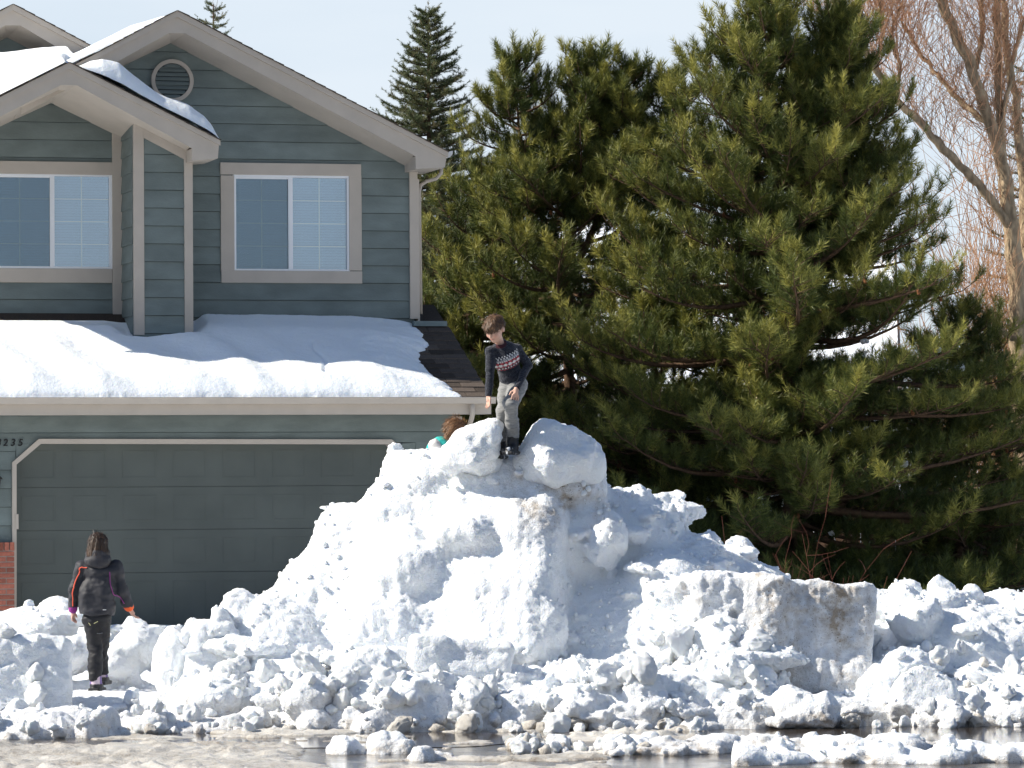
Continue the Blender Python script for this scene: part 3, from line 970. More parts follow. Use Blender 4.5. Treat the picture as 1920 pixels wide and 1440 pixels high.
# single shingles where the roof is bare
sm = MB(); sw, sl_, st = 0.292, 0.175, 0.014
sm.add([(0, 0, 0), (sw, 0, 0), (sw, sl_, rs * sl_ - 0.004), (0, sl_, rs * sl_ - 0.004),
        (0, 0, st), (sw, 0, st), (sw, sl_, rs * sl_), (0, sl_, rs * sl_)],
       [(0, 3, 2, 1), (4, 5, 6, 7), (0, 1, 5, 4), (1, 2, 6, 5), (2, 3, 7, 6), (3, 0, 4, 7)])
shm = sm.mesh('shingle'); shm.materials.append(SHING)
rr = random.Random(4)
dh = 0.138; hy = E_HY - 0.03; row = 0
while hy < H_MAIN - 0.15:
    x = xr_roof + 0.015 - (0.149 if row % 2 else 0.0)
    while x > hq(700, 680, 0.8)[0]:
        o = link('shingle', shm, None, house)
        o.location = (x - 0.3 + rr.uniform(-.004, .004), hy + rr.uniform(-.005, .005), zroof(hy) + 0.003 + rr.uniform(0, 0.004))
        x -= 0.3
    if row % 2:
        m = MB(); m.add([(xr_roof - 0.132, hy, zroof(hy) + 0.003), (xr_roof + 0.015, hy, zroof(hy) + 0.003), (xr_roof + 0.015, hy + sl_, zroof(hy + sl_)), (xr_roof - 0.132, hy + sl_, zroof(hy + sl_)),
               (xr_roof - 0.132, hy, zroof(hy) + 0.013), (xr_roof + 0.015, hy, zroof(hy) + 0.013), (xr_roof + 0.015, hy + sl_, zroof(hy + sl_) + 0.004), (xr_roof - 0.132, hy + sl_, zroof(hy + sl_) + 0.004)],
              [(0, 3, 2, 1), (4, 5, 6, 7), (0, 1, 5, 4), (1, 2, 6, 5), (2, 3, 7, 6), (3, 0, 4, 7)])
        m.build('shingle', SHING, house)
    hy += dh; row += 1
# gutter, fascia, soffit
zgt, zgb = hq(600, 744.5, E_HY - 0.12)[1], hq(600, 757, E_HY - 0.09)[1]
xg1 = hq(930, 750, E_HY - 0.12)[0]
prof = [(E_HY - 0.125, zgt), (E_HY - 0.125, zgt - 0.012), (E_HY - 0.115, zgt - 0.02), (E_HY - 0.095, zgb), (E_HY - 0.002, zgb), (E_HY - 0.002, zgt - 0.01), (E_HY - 0.01, zgt - 0.01),
        (E_HY - 0.01, zgb + 0.008), (E_HY - 0.09, zgb + 0.008), (E_HY - 0.112, zgt - 0.004), (E_HY - 0.115, zgt)]
m = MB(); n = len(prof)
v = [(gx0, y, z) for y, z in prof] + [(xg1, y, z) for y, z in prof]
m.add(v, [(i, (i + 1) % n, (i + 1) % n + n, i + n) for i in range(n)])
m.add([(xg1, E_HY - 0.125, zgt), (xg1, E_HY - 0.095, zgb), (xg1, E_HY, zgb), (xg1, E_HY, zgt),
       (xg1 + 0.004, E_HY - 0.125, zgt), (xg1 + 0.004, E_HY - 0.095, zgb), (xg1 + 0.004, E_HY, zgb), (xg1 + 0.004, E_HY, zgt)],
      [(0, 1, 2, 3), (7, 6, 5, 4), (0, 4, 5, 1), (1, 5, 6, 2), (2, 6, 7, 3), (3, 7, 4, 0)])
m.build('gutter', TRIM, house)
zfb = hq(600, 777, E_HY)[1]
xf1 = hq(921, 766, E_HY)[0]
m = MB(); m.box((gx0, E_HY + 0.001, zfb), (xf1, E_HY + 0.03, ze - 0.032)); m.build('fascia', TRIM, house)
m = MB(); m.box((gx0, E_HY + 0.031, zfb + 0.002), (xf1 - 0.01, -0.026, zfb + 0.02)); m.build('soffit', TRIM, house)
m = MB(); m.prism([(0, 0), (1, 0), (1, 1), (0, 1)], 0, 1); 
m = MB(); m.loft([(xf1 - 0.02, E_HY + 0.031, zfb + 0.002), (xf1, E_HY + 0.031, zfb + 0.002), (xf1, E_HY + 0.031, ze - 0.034), (xf1 - 0.02, E_HY + 0.031, ze - 0.034)],
                 [(xf1 - 0.02, 2.2, zroof(2.2) - 0.26), (xf1, 2.2, zroof(2.2) - 0.26), (xf1, 2.2, zroof(2.2) - 0.035), (xf1 - 0.02, 2.2, zroof(2.2) - 0.035)])
m.build('rake_board', TRIM, house)
# side gable infill under the garage roof
m = MB(); m.loft([(gx1 - 0.02, 0.03, zfb), (gx1 - 0.002, 0.03, zfb), (gx1 - 0.002, 0.03, zroof(0.03) - 0.05), (gx1 - 0.02, 0.03, zroof(0.03) - 0.05)],
                 [(gx1 - 0.02, 2.2, zfb), (gx1 - 0.002, 2.2, zfb), (gx1 - 0.002, 2.2, zroof(2.2) - 0.05), (gx1 - 0.02, 2.2, zroof(2.2) - 0.05)])
m.build('side_wall', PAINT, house)

# ---- downspouts
def hx3(u, v, hy):
    a = hq(u, v, hy); return (a[0], hy, a[1])
m = MB()
m.tube([hx3(886, 752, E_HY - 0.06), hx3(886, 776, E_HY - 0.06), hx3(884, 786, E_HY + 0.02), hx3(879, 800, -0.09), hx3(877, 815, -0.07), hx3(877, 1180, -0.07)], 0.032, 8)
m.build('downspout', TRIM, house, smooth=True)
m = MB()
m.tube([hx3(828, 312, 1.75), hx3(827, 325, 1.75), hx3(818, 335, 1.75), hx3(800, 340, 1.76), hx3(789, 347, 1.77), hx3(786, 360, 1.77), hx3(789, 590, 1.77)], 0.024, 8)
m.build('downspout', TRIM, house, smooth=True)
m = MB(); m.box((hq(784, 590, 1.75)[0], 1.72, hq(784, 603, 1.75)[1]), (hq(791, 590, 1.75)[0], 1.80, hq(784, 589, 1.75)[1])); m.build('spout_outlet', BLACK, house)
# short gutter seen at the end of the main eave
m = MB(); a = hq(838, 283, H_FASC); 
gp = [(a[0] + 0.0, a[1] - 0.01), (a[0] + 0.085, a[1] + 0.005), (a[0] + 0.08, a[1] - 0.035), (a[0] + 0.05, a[1] - 0.075), (a[0] + 0.0, a[1] - 0.085)]
m.prism(gp, H_FASC + 0.03, 8.9); m.build('gutter', mat('pale_gutter', (0.62, 0.61, 0.60), 0.5), house)

# ---- house number, lantern, brick pier
def digit(ch, u, v, h_px):
    cu = bpy.data.curves.new('digit', 'FONT')
    cu.body = ch; cu.extrude = 0.006; cu.size = 1.0; cu.shear = 0.18; cu.offset = 0.012
    tmp = bpy.data.objects.new('tmp', cu); COL.objects.link(tmp)
    bpy.context.view_layer.update()
    me = bpy.data.meshes.new_from_object(tmp.evaluated_get(bpy.context.evaluated_depsgraph_get()))
    bpy.data.objects.remove(tmp, do_unlink=True)
    o = link('number_digit', me, DIGIT, house)
    x, z = hq(u, v, G_W - 0.03)
    s = h_px * MPX(50) / 0.70
    o.location = (x, G_W - 0.034, z)
    o.rotation_euler = (R(90), 0, 0)
    o.scale = (s, s, 1.0)
for ch, u in (('3', -7.5), ('2', 5), ('3', 19), ('5', 33)):
    digit(ch, u, 836, 13.0)
lan = empty('wall_lantern', (0, 0, 0), 0, house)
lx, lz = hq(-10, 915, -0.14)
m = MB()
def ngon(r, z, n=6): return [(lx + r * math.cos(2 * math.pi * k / n), -0.14 + r * math.sin(2 * math.pi * k / n), z) for k in range(n)]
m.loft(ngon(0.045, lz - 0.10), ngon(0.075, lz + 0.10)); m.build('lamp_body', mat('smoked_glass', (0.05, 0.05, 0.05), 0.15), lan)
m = MB(); m.loft(ngon(0.10, lz + 0.102), ngon(0.02, lz + 0.19)); m.build('lamp_cap', BLACK, lan)
m = MB(); m.tube([(lx, -0.14, lz + 0.19), (lx, -0.10, lz + 0.26), (lx, -0.02, lz + 0.24)], 0.012, 6); m.build('bracket', BLACK, lan)
pier = empty('brick_pier', (0, 0, 0), 0, house)
bx1, bzt = hq(26.5, 1016, -0.13)[0], hq(10, 1017, -0.13)[1]
bl, bh = 0.205, 0.064
m = MB(); m.box((bx1 - 0.62, -0.118, 0.45), (bx1 - 0.006, -0.03, bzt - 0.012)); m.build('mortar_bed', MORTAR, pier)
bm_ = MB(); bm_.box((0, 0, 0), (bl - 0.012, 0.09, bh - 0.012)); bme = bm_.mesh('brick'); bme.materials.append(BRICKM)
bm2 = MB(); bm2.box((0, 0, 0), (bh - 0.012, 0.11, 0.098)); bme2 = bm2.mesh('brick'); bme2.materials.append(BRICKM)
x = bx1
while x > bx1 - 0.55:                                   # soldier course on top
    o = link('brick', bme2, None, pier); o.location = (x - bh + 0.012, -0.148, bzt - 0.098); x -= bh
zz, row = bzt - 0.098 - bh, 0
while zz > 0.5:
    x = bx1 - (0.10 if row % 2 else 0.0)
    while x > bx1 - 0.45:
        o = link('brick', bme, None, pier); o.location = (x - bl + 0.012, -0.13, zz); x -= bl
    if row % 2:
        o = link('brick', bme, None, pier); o.scale = (0.46, 1, 1); o.location = (bx1 - 0.0885, -0.13, zz)
    zz -= bh; row += 1

# ================================================================== trees
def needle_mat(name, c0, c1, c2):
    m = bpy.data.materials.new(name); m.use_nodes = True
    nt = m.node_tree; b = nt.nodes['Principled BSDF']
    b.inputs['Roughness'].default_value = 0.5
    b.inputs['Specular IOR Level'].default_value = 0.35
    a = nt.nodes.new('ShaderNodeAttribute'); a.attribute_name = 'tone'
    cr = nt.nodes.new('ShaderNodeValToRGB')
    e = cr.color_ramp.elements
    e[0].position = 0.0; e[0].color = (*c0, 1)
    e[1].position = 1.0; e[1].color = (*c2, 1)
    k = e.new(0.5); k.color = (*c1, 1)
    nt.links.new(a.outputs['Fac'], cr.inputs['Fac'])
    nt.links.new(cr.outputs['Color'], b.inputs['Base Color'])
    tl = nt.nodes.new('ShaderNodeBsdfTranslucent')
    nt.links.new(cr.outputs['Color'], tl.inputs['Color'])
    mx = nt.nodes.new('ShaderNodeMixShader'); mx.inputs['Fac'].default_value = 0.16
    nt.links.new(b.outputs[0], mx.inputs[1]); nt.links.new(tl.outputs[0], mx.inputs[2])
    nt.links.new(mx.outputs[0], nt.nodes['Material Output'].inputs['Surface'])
    return m
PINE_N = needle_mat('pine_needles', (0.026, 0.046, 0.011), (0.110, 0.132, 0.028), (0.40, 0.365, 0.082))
SPRUCE_N = needle_mat('spruce_needles', (0.065, 0.092, 0.038), (0.125, 0.145, 0.062), (0.22, 0.17, 0.09))
BARK = mat('pine_bark', (0.105, 0.064, 0.040), 0.9, 0.2, var=0.35, scale=18, bump=0.8, bscale=40)
PALEBARK = mat('cottonwood_bark', (0.33, 0.25, 0.16), 0.9, 0.2, var=0.45, scale=14, stretch=(1, 1, 0.35), bump=1.0, bscale=26)
TWIG = mat('red_twigs', (0.46, 0.265, 0.155), 0.8, 0.2, objrand=0.15, var=0.3, scale=1.2)
BRUSH = mat('tan_brush', (0.36, 0.19, 0.09), 0.85, 0.2, var=0.4, scale=2.0)
CONE = mat('pine_cone_brown', (0.20, 0.085, 0.035), 0.8, 0.2, var=0.3, scale=40)

def unit(v):
    return v / (np.linalg.norm(v, axis=-1, keepdims=True) + 1e-9)

def needles(shoots, rng, per=60, nl=0.085, nw=0.0085, spread=(28, 62), tip_bare=0.0):
    """shoots: list of (base, dir, length, tone) -> vertex and face arrays of needle blades"""
    B = np.array([s[0] for s in shoots], np.float32); A = unit(np.array([s[1] for s in shoots], np.float32))
    L = np.array([s[2] for s in shoots], np.float32); T = np.array([s[3] for s in shoots], np.float32)
    n = len(B)
    idx = np.repeat(np.arange(n), per)
    t = rng.uniform(0.02, 1.0, n * per).astype(np.float32)
    ref = np.where(np.abs(A[:, 2:3]) > 0.9, np.array([[1, 0, 0]], np.float32), np.array([[0, 0, 1]], np.float32))
    U = unit(np.cross(A, ref)); W = np.cross(A, U)
    ph = rng.uniform(0, 2 * np.pi, n * per).astype(np.float32)
    th = np.radians(rng.uniform(spread[0], spread[1], n * per)).astype(np.float32) * (1.15 - 0.40 * t)
    perp = U[idx] * np.cos(ph)[:, None] + W[idx] * np.sin(ph)[:, None]
    d = unit(A[idx] * np.cos(th)[:, None] + perp * np.sin(th)[:, None] + rng.normal(0, 0.09, (n * per, 3)))
    base = B[idx] + A[idx] * (t * L[idx])[:, None]
    ln = nl * rng.uniform(0.7, 1.15, n * per).astype(np.float32)
    side = unit(np.cross(d, rng.normal(size=(n * per, 3)))) * (nw * 0.5)
    tip = base + d * ln[:, None]
    V = np.stack([base - side, base + side, tip], 1).reshape(-1, 3)
    F = np.arange(len(V)).reshape(-1, 3)
    tone = np.clip(T[idx] + rng.normal(0, 0.12, n * per), 0, 1)
    return V, F, np.repeat(tone, 3)

def tubes(segs, n=5):
    """segs: list of (path (k,3), radii (k)) -> arrays, vectorised per tube"""
    Vs, Fs, o = [], [], 0
    ang = 2 * np.pi * np.arange(n) / n
    ca, sa = np.cos(ang), np.sin(ang)
    for path, rad in segs:
        path = np.asarray(path, float); rad = np.asarray(rad, float)
        t = np.gradient(path, axis=0); t = unit(t)
        ref = np.array([0, 0, 1.0]) if abs(t[0, 2]) < 0.85 else np.array([1.0, 0, 0])
        a = unit(np.cross(t, ref)); b = np.cross(t, a)
        V = path[:, None] + rad[:, None, None] * (ca[None, :, None] * a[:, None] + sa[None, :, None] * b[:, None])
        k = len(path)
        i = np.arange(k * n).reshape(k, n); j = np.roll(i, -1, 1)
        F = np.stack([i[:-1], j[:-1], j[1:], i[1:]], -1).reshape(-1, 4) + o
        Vs.append(V.reshape(-1, 3)); Fs.append(F); o += k * n
    return np.concatenate(Vs), np.concatenate(Fs)

def curve(a, b, bend, n=7):
    """from a to b with a bend vector at the middle"""
    t = np.linspace(0, 1, n)[:, None]
    return a + (b - a) * t + bend * (4 * t * (1 - t))

def pine(name, label, leaders, seed, base, n_per_m=9.0, per=64, cones=26, nl=0.125, bare_below=0.0, gap=0.0, top_tone=0.12):
    """leaders: list of (polyline of trunk points, radius function of height fraction, trunk radius, h_start)"""
    rng = np.random.RandomState(seed)
    root = empty(name, tuple(base))
    tag(root, label, 'tree')
    b0 = np.array(base)
    segs_t, segs_b, shoots, conep = [], [], [], []
    for pts, rfun, tr, h0 in leaders:
        pts = np.array(pts, float)
        cum = np.concatenate([[0], np.cumsum(np.linalg.norm(np.diff(pts, axis=0), axis=1))])
        Ltot = cum[-1]
        def at(f):
            s = f * Ltot
            return np.array([np.interp(s, cum, pts[:, k]) for k in range(3)])
        tp = np.array([at(f) for f in np.linspace(0, 1, 16)])
        tp[1:-1] += rng.normal(0, 0.02, (14, 3))
        segs_t.append((tp, tr * (1.0 - 0.9 * np.linspace(0, 1, 16))))
        nb = int(Ltot * (1 - h0) * n_per_m)
        for i in range(nb):
            f = h0 + (1 - h0) * (i + rng.uniform(-0.4, 0.4)) / nb
            f = min(max(f, h0), 0.985)
            az = i * 2.39996 + rng.uniform(-0.5, 0.5)
            rad = rfun(f, az) * (rng.uniform(0.76, 1.08) if i % 3 else rng.uniform(0.38, 0.75))
            p0 = at(f)
            up = 0.62 * (f - 0.38) + rng.uniform(-0.16, 0.20)
            out = np.array([math.cos(az), math.sin(az), 0])
            tip = p0 + out * rad + np.array([0, 0, up * rad + 0.10])
            path = curve(p0, tip, np.array([0, 0, -0.10 * rad]) + rng.normal(0, 0.035 * rad, 3), 8)
            r0 = 0.012 + 0.017 * rad
            segs_b.append((path, np.linspace(r0, 0.005, 8)))
            d0 = unit(path[-1] - path[-2])
            # side twigs
            ntw = max(3, int(rad * 11.5))
            for k in range(ntw + 1):
                g = 0.16 + 0.84 * (k + rng.uniform(0, 0.8)) / (ntw + 0.8)
                g = min(g, 1.0)
                q = np.array([np.interp(g * 7, np.arange(8), path[:, c]) for c in range(3)])
                lat = unit(np.cross(d0, [0, 0, 1.0])) * (1 if k % 2 else -1)
                td = unit(0.65 * d0 + rng.uniform(0.35, 1.0) * lat + np.array([0, 0, rng.uniform(0.05, 0.75)]) + rng.normal(0, 0.16, 3))
                if k == ntw: td, q = unit(d0 + np.array([0, 0, 0.45])), path[-1]
                tl = rng.uniform(0.16, 0.40) * min(1.0, 0.45 + rad * 0.4)
                e = q + td * tl
                segs_b.append((np.array([q, (q + e) / 2 + rng.normal(0, 0.012, 3), e]), np.array([0.007, 0.005, 0.004])))
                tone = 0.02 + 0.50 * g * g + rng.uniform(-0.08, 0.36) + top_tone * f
                nsh = rng.randint(3, 6)
                for m_ in range(nsh):
                    if m_ == 0:
                        sp, sd = e - td * 0.03, unit(td + np.array([0, 0, 0.7]))
                    else:
                        g2 = rng.uniform(0.15, 1.0)
                        sp = q + (e - q) * g2
                        sd = unit(0.6 * td + rng.normal(0, 0.40, 3) + np.array([0, 0, 0.85]))
                    shoots.append((sp, sd, rng.uniform(0.13, 0.27), tone + rng.uniform(-0.1, 0.1)))
                if rng.rand() < 0.035: conep.append(q + td * tl * 0.5 + np.array([0, 0, -0.03]))
        # top candle
        for _ in range(5):
            shoots.append((pts[-1] + rng.normal(0, 0.03, 3) - [0, 0, 0.12], unit(np.array([rng.normal(0, .25), rng.normal(0, .25), 1.0])), 0.26, 0.65))
    V, F = tubes(segs_t, 9); link('trunk', np_mesh('trunk', V - b0, F), BARK, root)
    V, F = tubes(segs_b, 4); link('branches', np_mesh('branches', V - b0, F), BARK, root)

    V, F, T = needles(shoots, rng, per, nl)
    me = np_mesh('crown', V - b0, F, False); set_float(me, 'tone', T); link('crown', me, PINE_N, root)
    cm = MB()
    for k in range(5):
        a0, a1 = k / 5.0, (k + 1) / 5.0
        ra, rb = 0.024 * math.sin(math.pi * (0.12 + 0.85 * a0)) + 0.003, 0.020 * math.sin(math.pi * (0.12 + 0.85 * a1)) + 0.003
        cm.tube([(0, 0, -0.07 * a0), (0, 0, -0.07 * a1)], [rb * 0.8, ra], 7)
    cme = cm.mesh('pine_cone')
    cme.materials.append(CONE)
    rng.shuffle(conep)
    for q in conep[:cones]:
        o = link('pine_cone', cme, None, root); o.location = tuple(q - b0); o.rotation_euler = (rng.uniform(-.6, .6), rng.uniform(-.6, .6), 0)
    return root, shoots

def zb(u, D):
    x = P(u, 900, D)[0]
    return float(zt(x, D)) - 0.05
def gp(u, D):
    q = P(u, 900, D); q[2] = zb(u, D); return q

# big pine on the right
DB = 56.0
b = gp(1490, DB)
def rB(f, az):
    r = np.interp(f, [0, .12, .3, .42, .55, .68, .8, .9, 1], [2.9, 3.4, 3.3, 3.1, 2.7, 2.1, 1.4, 0.82, 0.30])
    c = math.cos(az)
    return r * (0.95 + (-0.06 * c if c > 0 and f > 0.35 else 0.04 * c)) * (1 + 0.10 * math.sin(3 * az + 9 * f))
def rB2(f, az):
    return np.interp(f, [0, .5, .7, .85, 1], [0.9, 1.15, 0.95, 0.6, 0.22])
pineB, shB = pine('pine_tree', 'large bushy green pine right of the snow mound, in front of the bare tree',
     [([b, P(1485, 800, DB), P(1465, 400, DB), P(1442, 150, DB), P(1440, -15, DB)], rB, 0.13, 0.05),
      ([P(1485, 700, DB + .1), P(1560, 450, DB + .3), P(1572, 250, DB + .3), P(1575, 40, DB + .3)], rB2, 0.07, 0.30),
      ([P(1482, 1000, DB - 1.0), P(1475, 640, DB - 0.9)], lambda f, az: 1.3 * (1 - 0.6 * f), 0.05, 0.22)], 11, b, n_per_m=26.0, per=48, cones=46)
# pine beside the house
DA = 60.0
b = gp(1075, DA)
def rA(f, az):
    return np.interp(f, [0, .1, .35, .6, .75, .87, 1], [1.9, 2.3, 2.35, 1.95, 1.3, 0.72, 0.25]) * (1 + 0.12 * math.sin(2 * az + 7 * f))
def rA2(f, az):
    return np.interp(f, [0, .4, .7, .9, 1], [0.7, 0.95, 0.75, 0.40, 0.15])
pineA, shA = pine('pine_tree', 'round topped green pine growing between the house and the large pine',
     [([b, P(1070, 700, DA), P(1062, 420, DA), P(1090, 250, DA), P(1100, 120, DA)], rA, 0.12, 0.08),
      ([P(1070, 560, DA), P(1005, 380, DA - .2), P(970, 220, DA - .3), P(968, 118, DA - .3)], rA2, 0.06, 0.35),
      ([P(1072, 520, DA), P(1160, 330, DA), P(1180, 140, DA)], rA2, 0.06, 0.35),
      ([P(1072, 520, DA), P(1215, 380, DA + .2), P(1250, 165, DA + .2)], lambda f, az: 1.15 * rA2(f, az), 0.05, 0.35)], 23, b, n_per_m=17.0, per=50, cones=26)

def rC(f, az):
    return np.interp(f, [0, .15, .4, .7, .9, 1], [1.5, 1.75, 1.6, 1.1, 0.5, 0.2]) * (1 + 0.12 * math.sin(3 * az + 5 * f))
b = gp(1225, 57.2)
pine('pine_tree', 'low dark pine in the shade between the round pine and the large pine',
     [([b, P(1222, 800, 57.2), P(1235, 440, 57.2)], rC, 0.09, 0.03)], 51, b, n_per_m=20.0, per=46, cones=8)
b = gp(1805, 57.6)
pine('pine_tree', 'low shaded pine at the right, below the forked bare trunk',
     [([b, P(1800, 850, 57.6), P(1805, 600, 57.6)], rC, 0.09, 0.03)], 57, b, n_per_m=21.0, per=46, cones=8)

b = gp(905, 61.5)
pine('pine_tree', 'bushy pine close against the right corner of the house',
     [([b, P(900, 700, 61.5), P(905, 330, 61.5)], lambda f, az: 1.15 * rC(f, az), 0.10, 0.10)], 61, b, n_per_m=19.0, per=48, cones=6)

# ---------------------------------------------------------------- spruces
def spruce(name, label, base, top, rmax, seed, n_per_m=26, per=46, vis=0.0, nl=0.034, dens=1.0):
    rng = np.random.RandomState(seed)
    base = np.array(base); top = np.array(top); Hh = top[2] - base[2]
    root = empty(name, tuple(base)); tag(root, label, 'tree')
    segs, shoots = [], []
    nb = int(Hh * (1 - vis) * n_per_m)
    for i in range(nb):
        f = vis + (1 - vis) * ((i + rng.rand()) / nb)
        az = i * 2.39996 + rng.uniform(-.3, .3)
        rad = rmax * (1 - f) ** 0.85 * rng.uniform(0.72, 1.12) + 0.10
        p0 = base + (top - base) * f
        out = np.array([math.cos(az), math.sin(az), 0])
        rise = (0.55 * max(0.0, f - 0.45) - 0.08) * rad
        tip = p0 + out * rad + np.array([0, 0, rise + 0.10 * rad])
        path = curve(p0, tip, np.array([0, 0, -0.10 * rad]), 7)
        segs.append((path, np.linspace(0.010 + 0.010 * rad, 0.004, 7)))
        d0 = unit(path[-1] - path[-3])
        lat0 = unit(np.cross(d0, [0, 0, 1.0]))
        nt_ = max(4, int(rad * 13 * dens))
        for k in range(nt_ + 1):
            g = 0.12 + 0.88 * (k + rng.rand() * 0.6) / (nt_ + 0.6)
            q = np.array([np.interp(min(g, 1) * 6, np.arange(7), path[:, c]) for c in range(3)])
            tl = (0.10 + 0.34 * rad * (1.05 - g)) * rng.uniform(0.6, 1.1)
            tl = min(tl, 0.5)
            td = unit(0.75 * d0 + lat0 * (1 if k % 2 else -1) * rng.uniform(0.5, 0.9) + np.array([0, 0, rng.uniform(-0.25, 0.30)]))
            if k == nt_: td, q, tl = unit(d0 + np.array([0, 0, 0.25])), path[-1] - d0 * 0.04, 0.18
            tone = rng.uniform(0.1, 0.75)
            nsub = max(1, int(tl / 0.13))
            for s_ in range(nsub):
                a = q + td * tl * s_ / nsub
                shoots.append((a, td, tl / nsub, tone))
                if rng.rand() < 0.85:
                    shoots.append((a, unit(td * 0.7 + rng.normal(0, 0.5, 3) + [0, 0, 0.1]), rng.uniform(0.07, 0.14), tone + rng.uniform(-.15, .15)))
            shoots.append((path[max(0, int(g * 6) - 1)] * 0.5 + q * 0.5, d0, 0.14, tone))
    for _ in range(4):
        shoots.append((top - [0, 0, 0.25 + 0.1 * _], np.array([rng.normal(0, .28), rng.normal(0, .28), 1.0]), 0.34, 0.9))
    shoots.append((top - [0, 0, 0.1], np.array([0, 0, 1.0]), 0.3, 0.95))
    tp = np.array([base + (top - base) * t for t in np.linspace(0, 1, 8)])
    V, F = tubes([(tp, np.linspace(0.13, 0.01, 8))], 8); link('trunk', np_mesh('trunk', V - base, F), BARK, root)
    V, F = tubes(segs, 4); link('branches', np_mesh('branches', V - base, F), BARK, root)
    V, F, T = needles(shoots, rng, per, nl, 0.0075, (35, 75))
    me = np_mesh('crown', V - base, F, False); set_float(me, 'tone', T); link('crown', me, SPRUCE_N, root)
    return root
DS = 65.0
spruce('spruce_tree', 'tall pointed spruce rising behind the eave of the house', gp(808, DS), P(803, 22, DS), 2.75, 31, vis=0.30, n_per_m=36, per=46, nl=0.05, dens=1.5)
spruce('spruce_tree', 'small spruce tip peeking over the main gable ridge', gp(402, 72), P(400, 8, 72), 1.9, 37, vis=0.72, n_per_m=16, per=40, dens=0.8)
spruce('spruce_tree', 'brownish spruce at the right edge behind the bare tree', gp(1935, 66), P(1925, 120, 66), 1.6, 41, vis=0.3, n_per_m=13, per=34)

# ---------------------------------------------------------------- bare tree
DT = 62.5
rngT = np.random.RandomState(77)
tb = gp(1925, DT)
bare = empty('bare_tree', tuple(tb)); tag(bare, 'leafless cottonwood with forked grey trunk and thin red twigs', 'tree')
px = MPX(DT)
limbs = [
    ('trunk', [tb, P(1922, 900, DT), P(1918, 700, DT), P(1910, 560, DT), P(1895, 420, DT), P(1880, 310, DT)], [30, 29, 27, 24, 19, 16]),
    ('limb', [P(1882, 320, DT), P(1855, 225, DT - .1), P(1815, 110, DT - .2), P(1768, 10, DT - .3), P(1740, -70, DT - .3)], [15, 14, 13, 12, 10]),
    ('limb', [P(1879, 330, DT), P(1873, 200, DT + .1), P(1872, 80, DT + .1), P(1866, -60, DT + .1)], [12, 10, 9, 8]),
    ('limb', [P(1897, 430, DT), P(1840, 350, DT - .2), P(1775, 285, DT - .4), P(1720, 225, DT - .5), P(1672, 180, DT - .5), P(1628, 105, DT - .6), P(1590, 40, DT - .6), P(1575, -40, DT - .6)], [12, 11, 10, 9, 8, 7.5, 7, 6]),
    ('limb', [P(1862, 240, DT), P(1810, 200, DT + .4), P(1765, 150, DT + .5), P(1720, 90, DT + .6), P(1690, 40, DT + .6)], [8, 7, 5, 4, 3]),
    ('limb', [P(1918, 600, DT), P(1926, 420, DT + .5), P(1905, 200, DT + .6), P(1886, 80, DT + .6), P(1880, -40, DT + .6)], [16, 14, 11, 9, 7]),
    ('limb', [P(1630, 110, DT - .6), P(1608, 60, DT - .5), P(1550, 30, DT - .5), P(1520, 15, DT - .5)], [6, 5, 4, 3]),
    ('limb', [P(1640, 130, DT - .6), P(1655, 70, DT - .5), P(1650, 0, DT - .4)], [6, 5, 4]),
    ('limb', [P(1682, 185, DT - .5), P(1690, 120, DT - .3), P(1668, 75, DT - .2), P(1690, 10, DT - .2)], [5, 4, 4, 3]),
    ('limb', [P(1830, 130, DT), P(1842, 60, DT + .2), P(1838, -20, DT + .2)], [7, 6, 5]),
    ('limb', [P(1876, 250, DT), P(1900, 120, DT), P(1925, 20, DT)], [6, 5, 4]),
    ('limb', [P(1902, 640, DT), P(1850, 590, DT - .3), P(1800, 560, DT - .5)], [6, 4, 3])]
allp = []
for nm, pts, rad in limbs:
    pts = np.array(pts); n = 5 * len(pts)
    t = np.linspace(0, len(pts) - 1, n)
    path = np.stack([np.interp(t, np.arange(len(pts)), pts[:, k]) for k in range(3)], -1)
    ker = np.array([.25, .5, .25])
    for k in range(3):
        path[1:-1, k] = np.convolve(path[:, k], ker, 'valid')
    path[1:-1] += rngT.normal(0, 0.012, (n - 2, 3))
    r = np.interp(t, np.arange(len(pts)), np.array(rad)) * px * 0.80 * (1 + 0.06 * rngT.normal(size=n))
    V, F = tubes([(path, r)], 10)
    V = V + unit(rngT.normal(size=V.shape)) * 0.008
    link(nm, np_mesh(nm, V - tb, F), PALEBARK, bare)
    if nm == 'limb': allp.append(path)
segs = []
for path in allp:
    n = len(path)
    for k in range(int(n * 3.2)):
        i = rngT.randint(2, n)
        p = path[i]
        d = unit(np.array([rngT.normal(-0.05, 0.42), rngT.normal(0, 0.4), rngT.uniform(0.35, 1.0)]))
        L = rngT.uniform(0.5, 1.9)
        q = p + d * L + np.array([rngT.normal(0, .1), 0, 0.12 * L])
        pa = curve(p, q, rngT.normal(0, 0.05 * L, 3), 6)
        segs.append((pa, np.linspace(0.0058, 0.0022, 6)))
        for j in range(rngT.randint(2, 6)):
            g = rngT.uniform(0.25, 0.95); a = pa[int(g * 5)]
            d2 = unit(d + rngT.normal(0, 0.42, 3) + [0, 0, 0.15]); L2 = rngT.uniform(0.25, 0.8)
            segs.append((curve(a, a + d2 * L2, rngT.normal(0, 0.03, 3), 4), np.linspace(0.004, 0.002, 4)))
V, F = tubes(segs, 3)
tag(link('twigs', np_mesh('twigs', V - tb, F), TWIG, bare), kind='stuff')

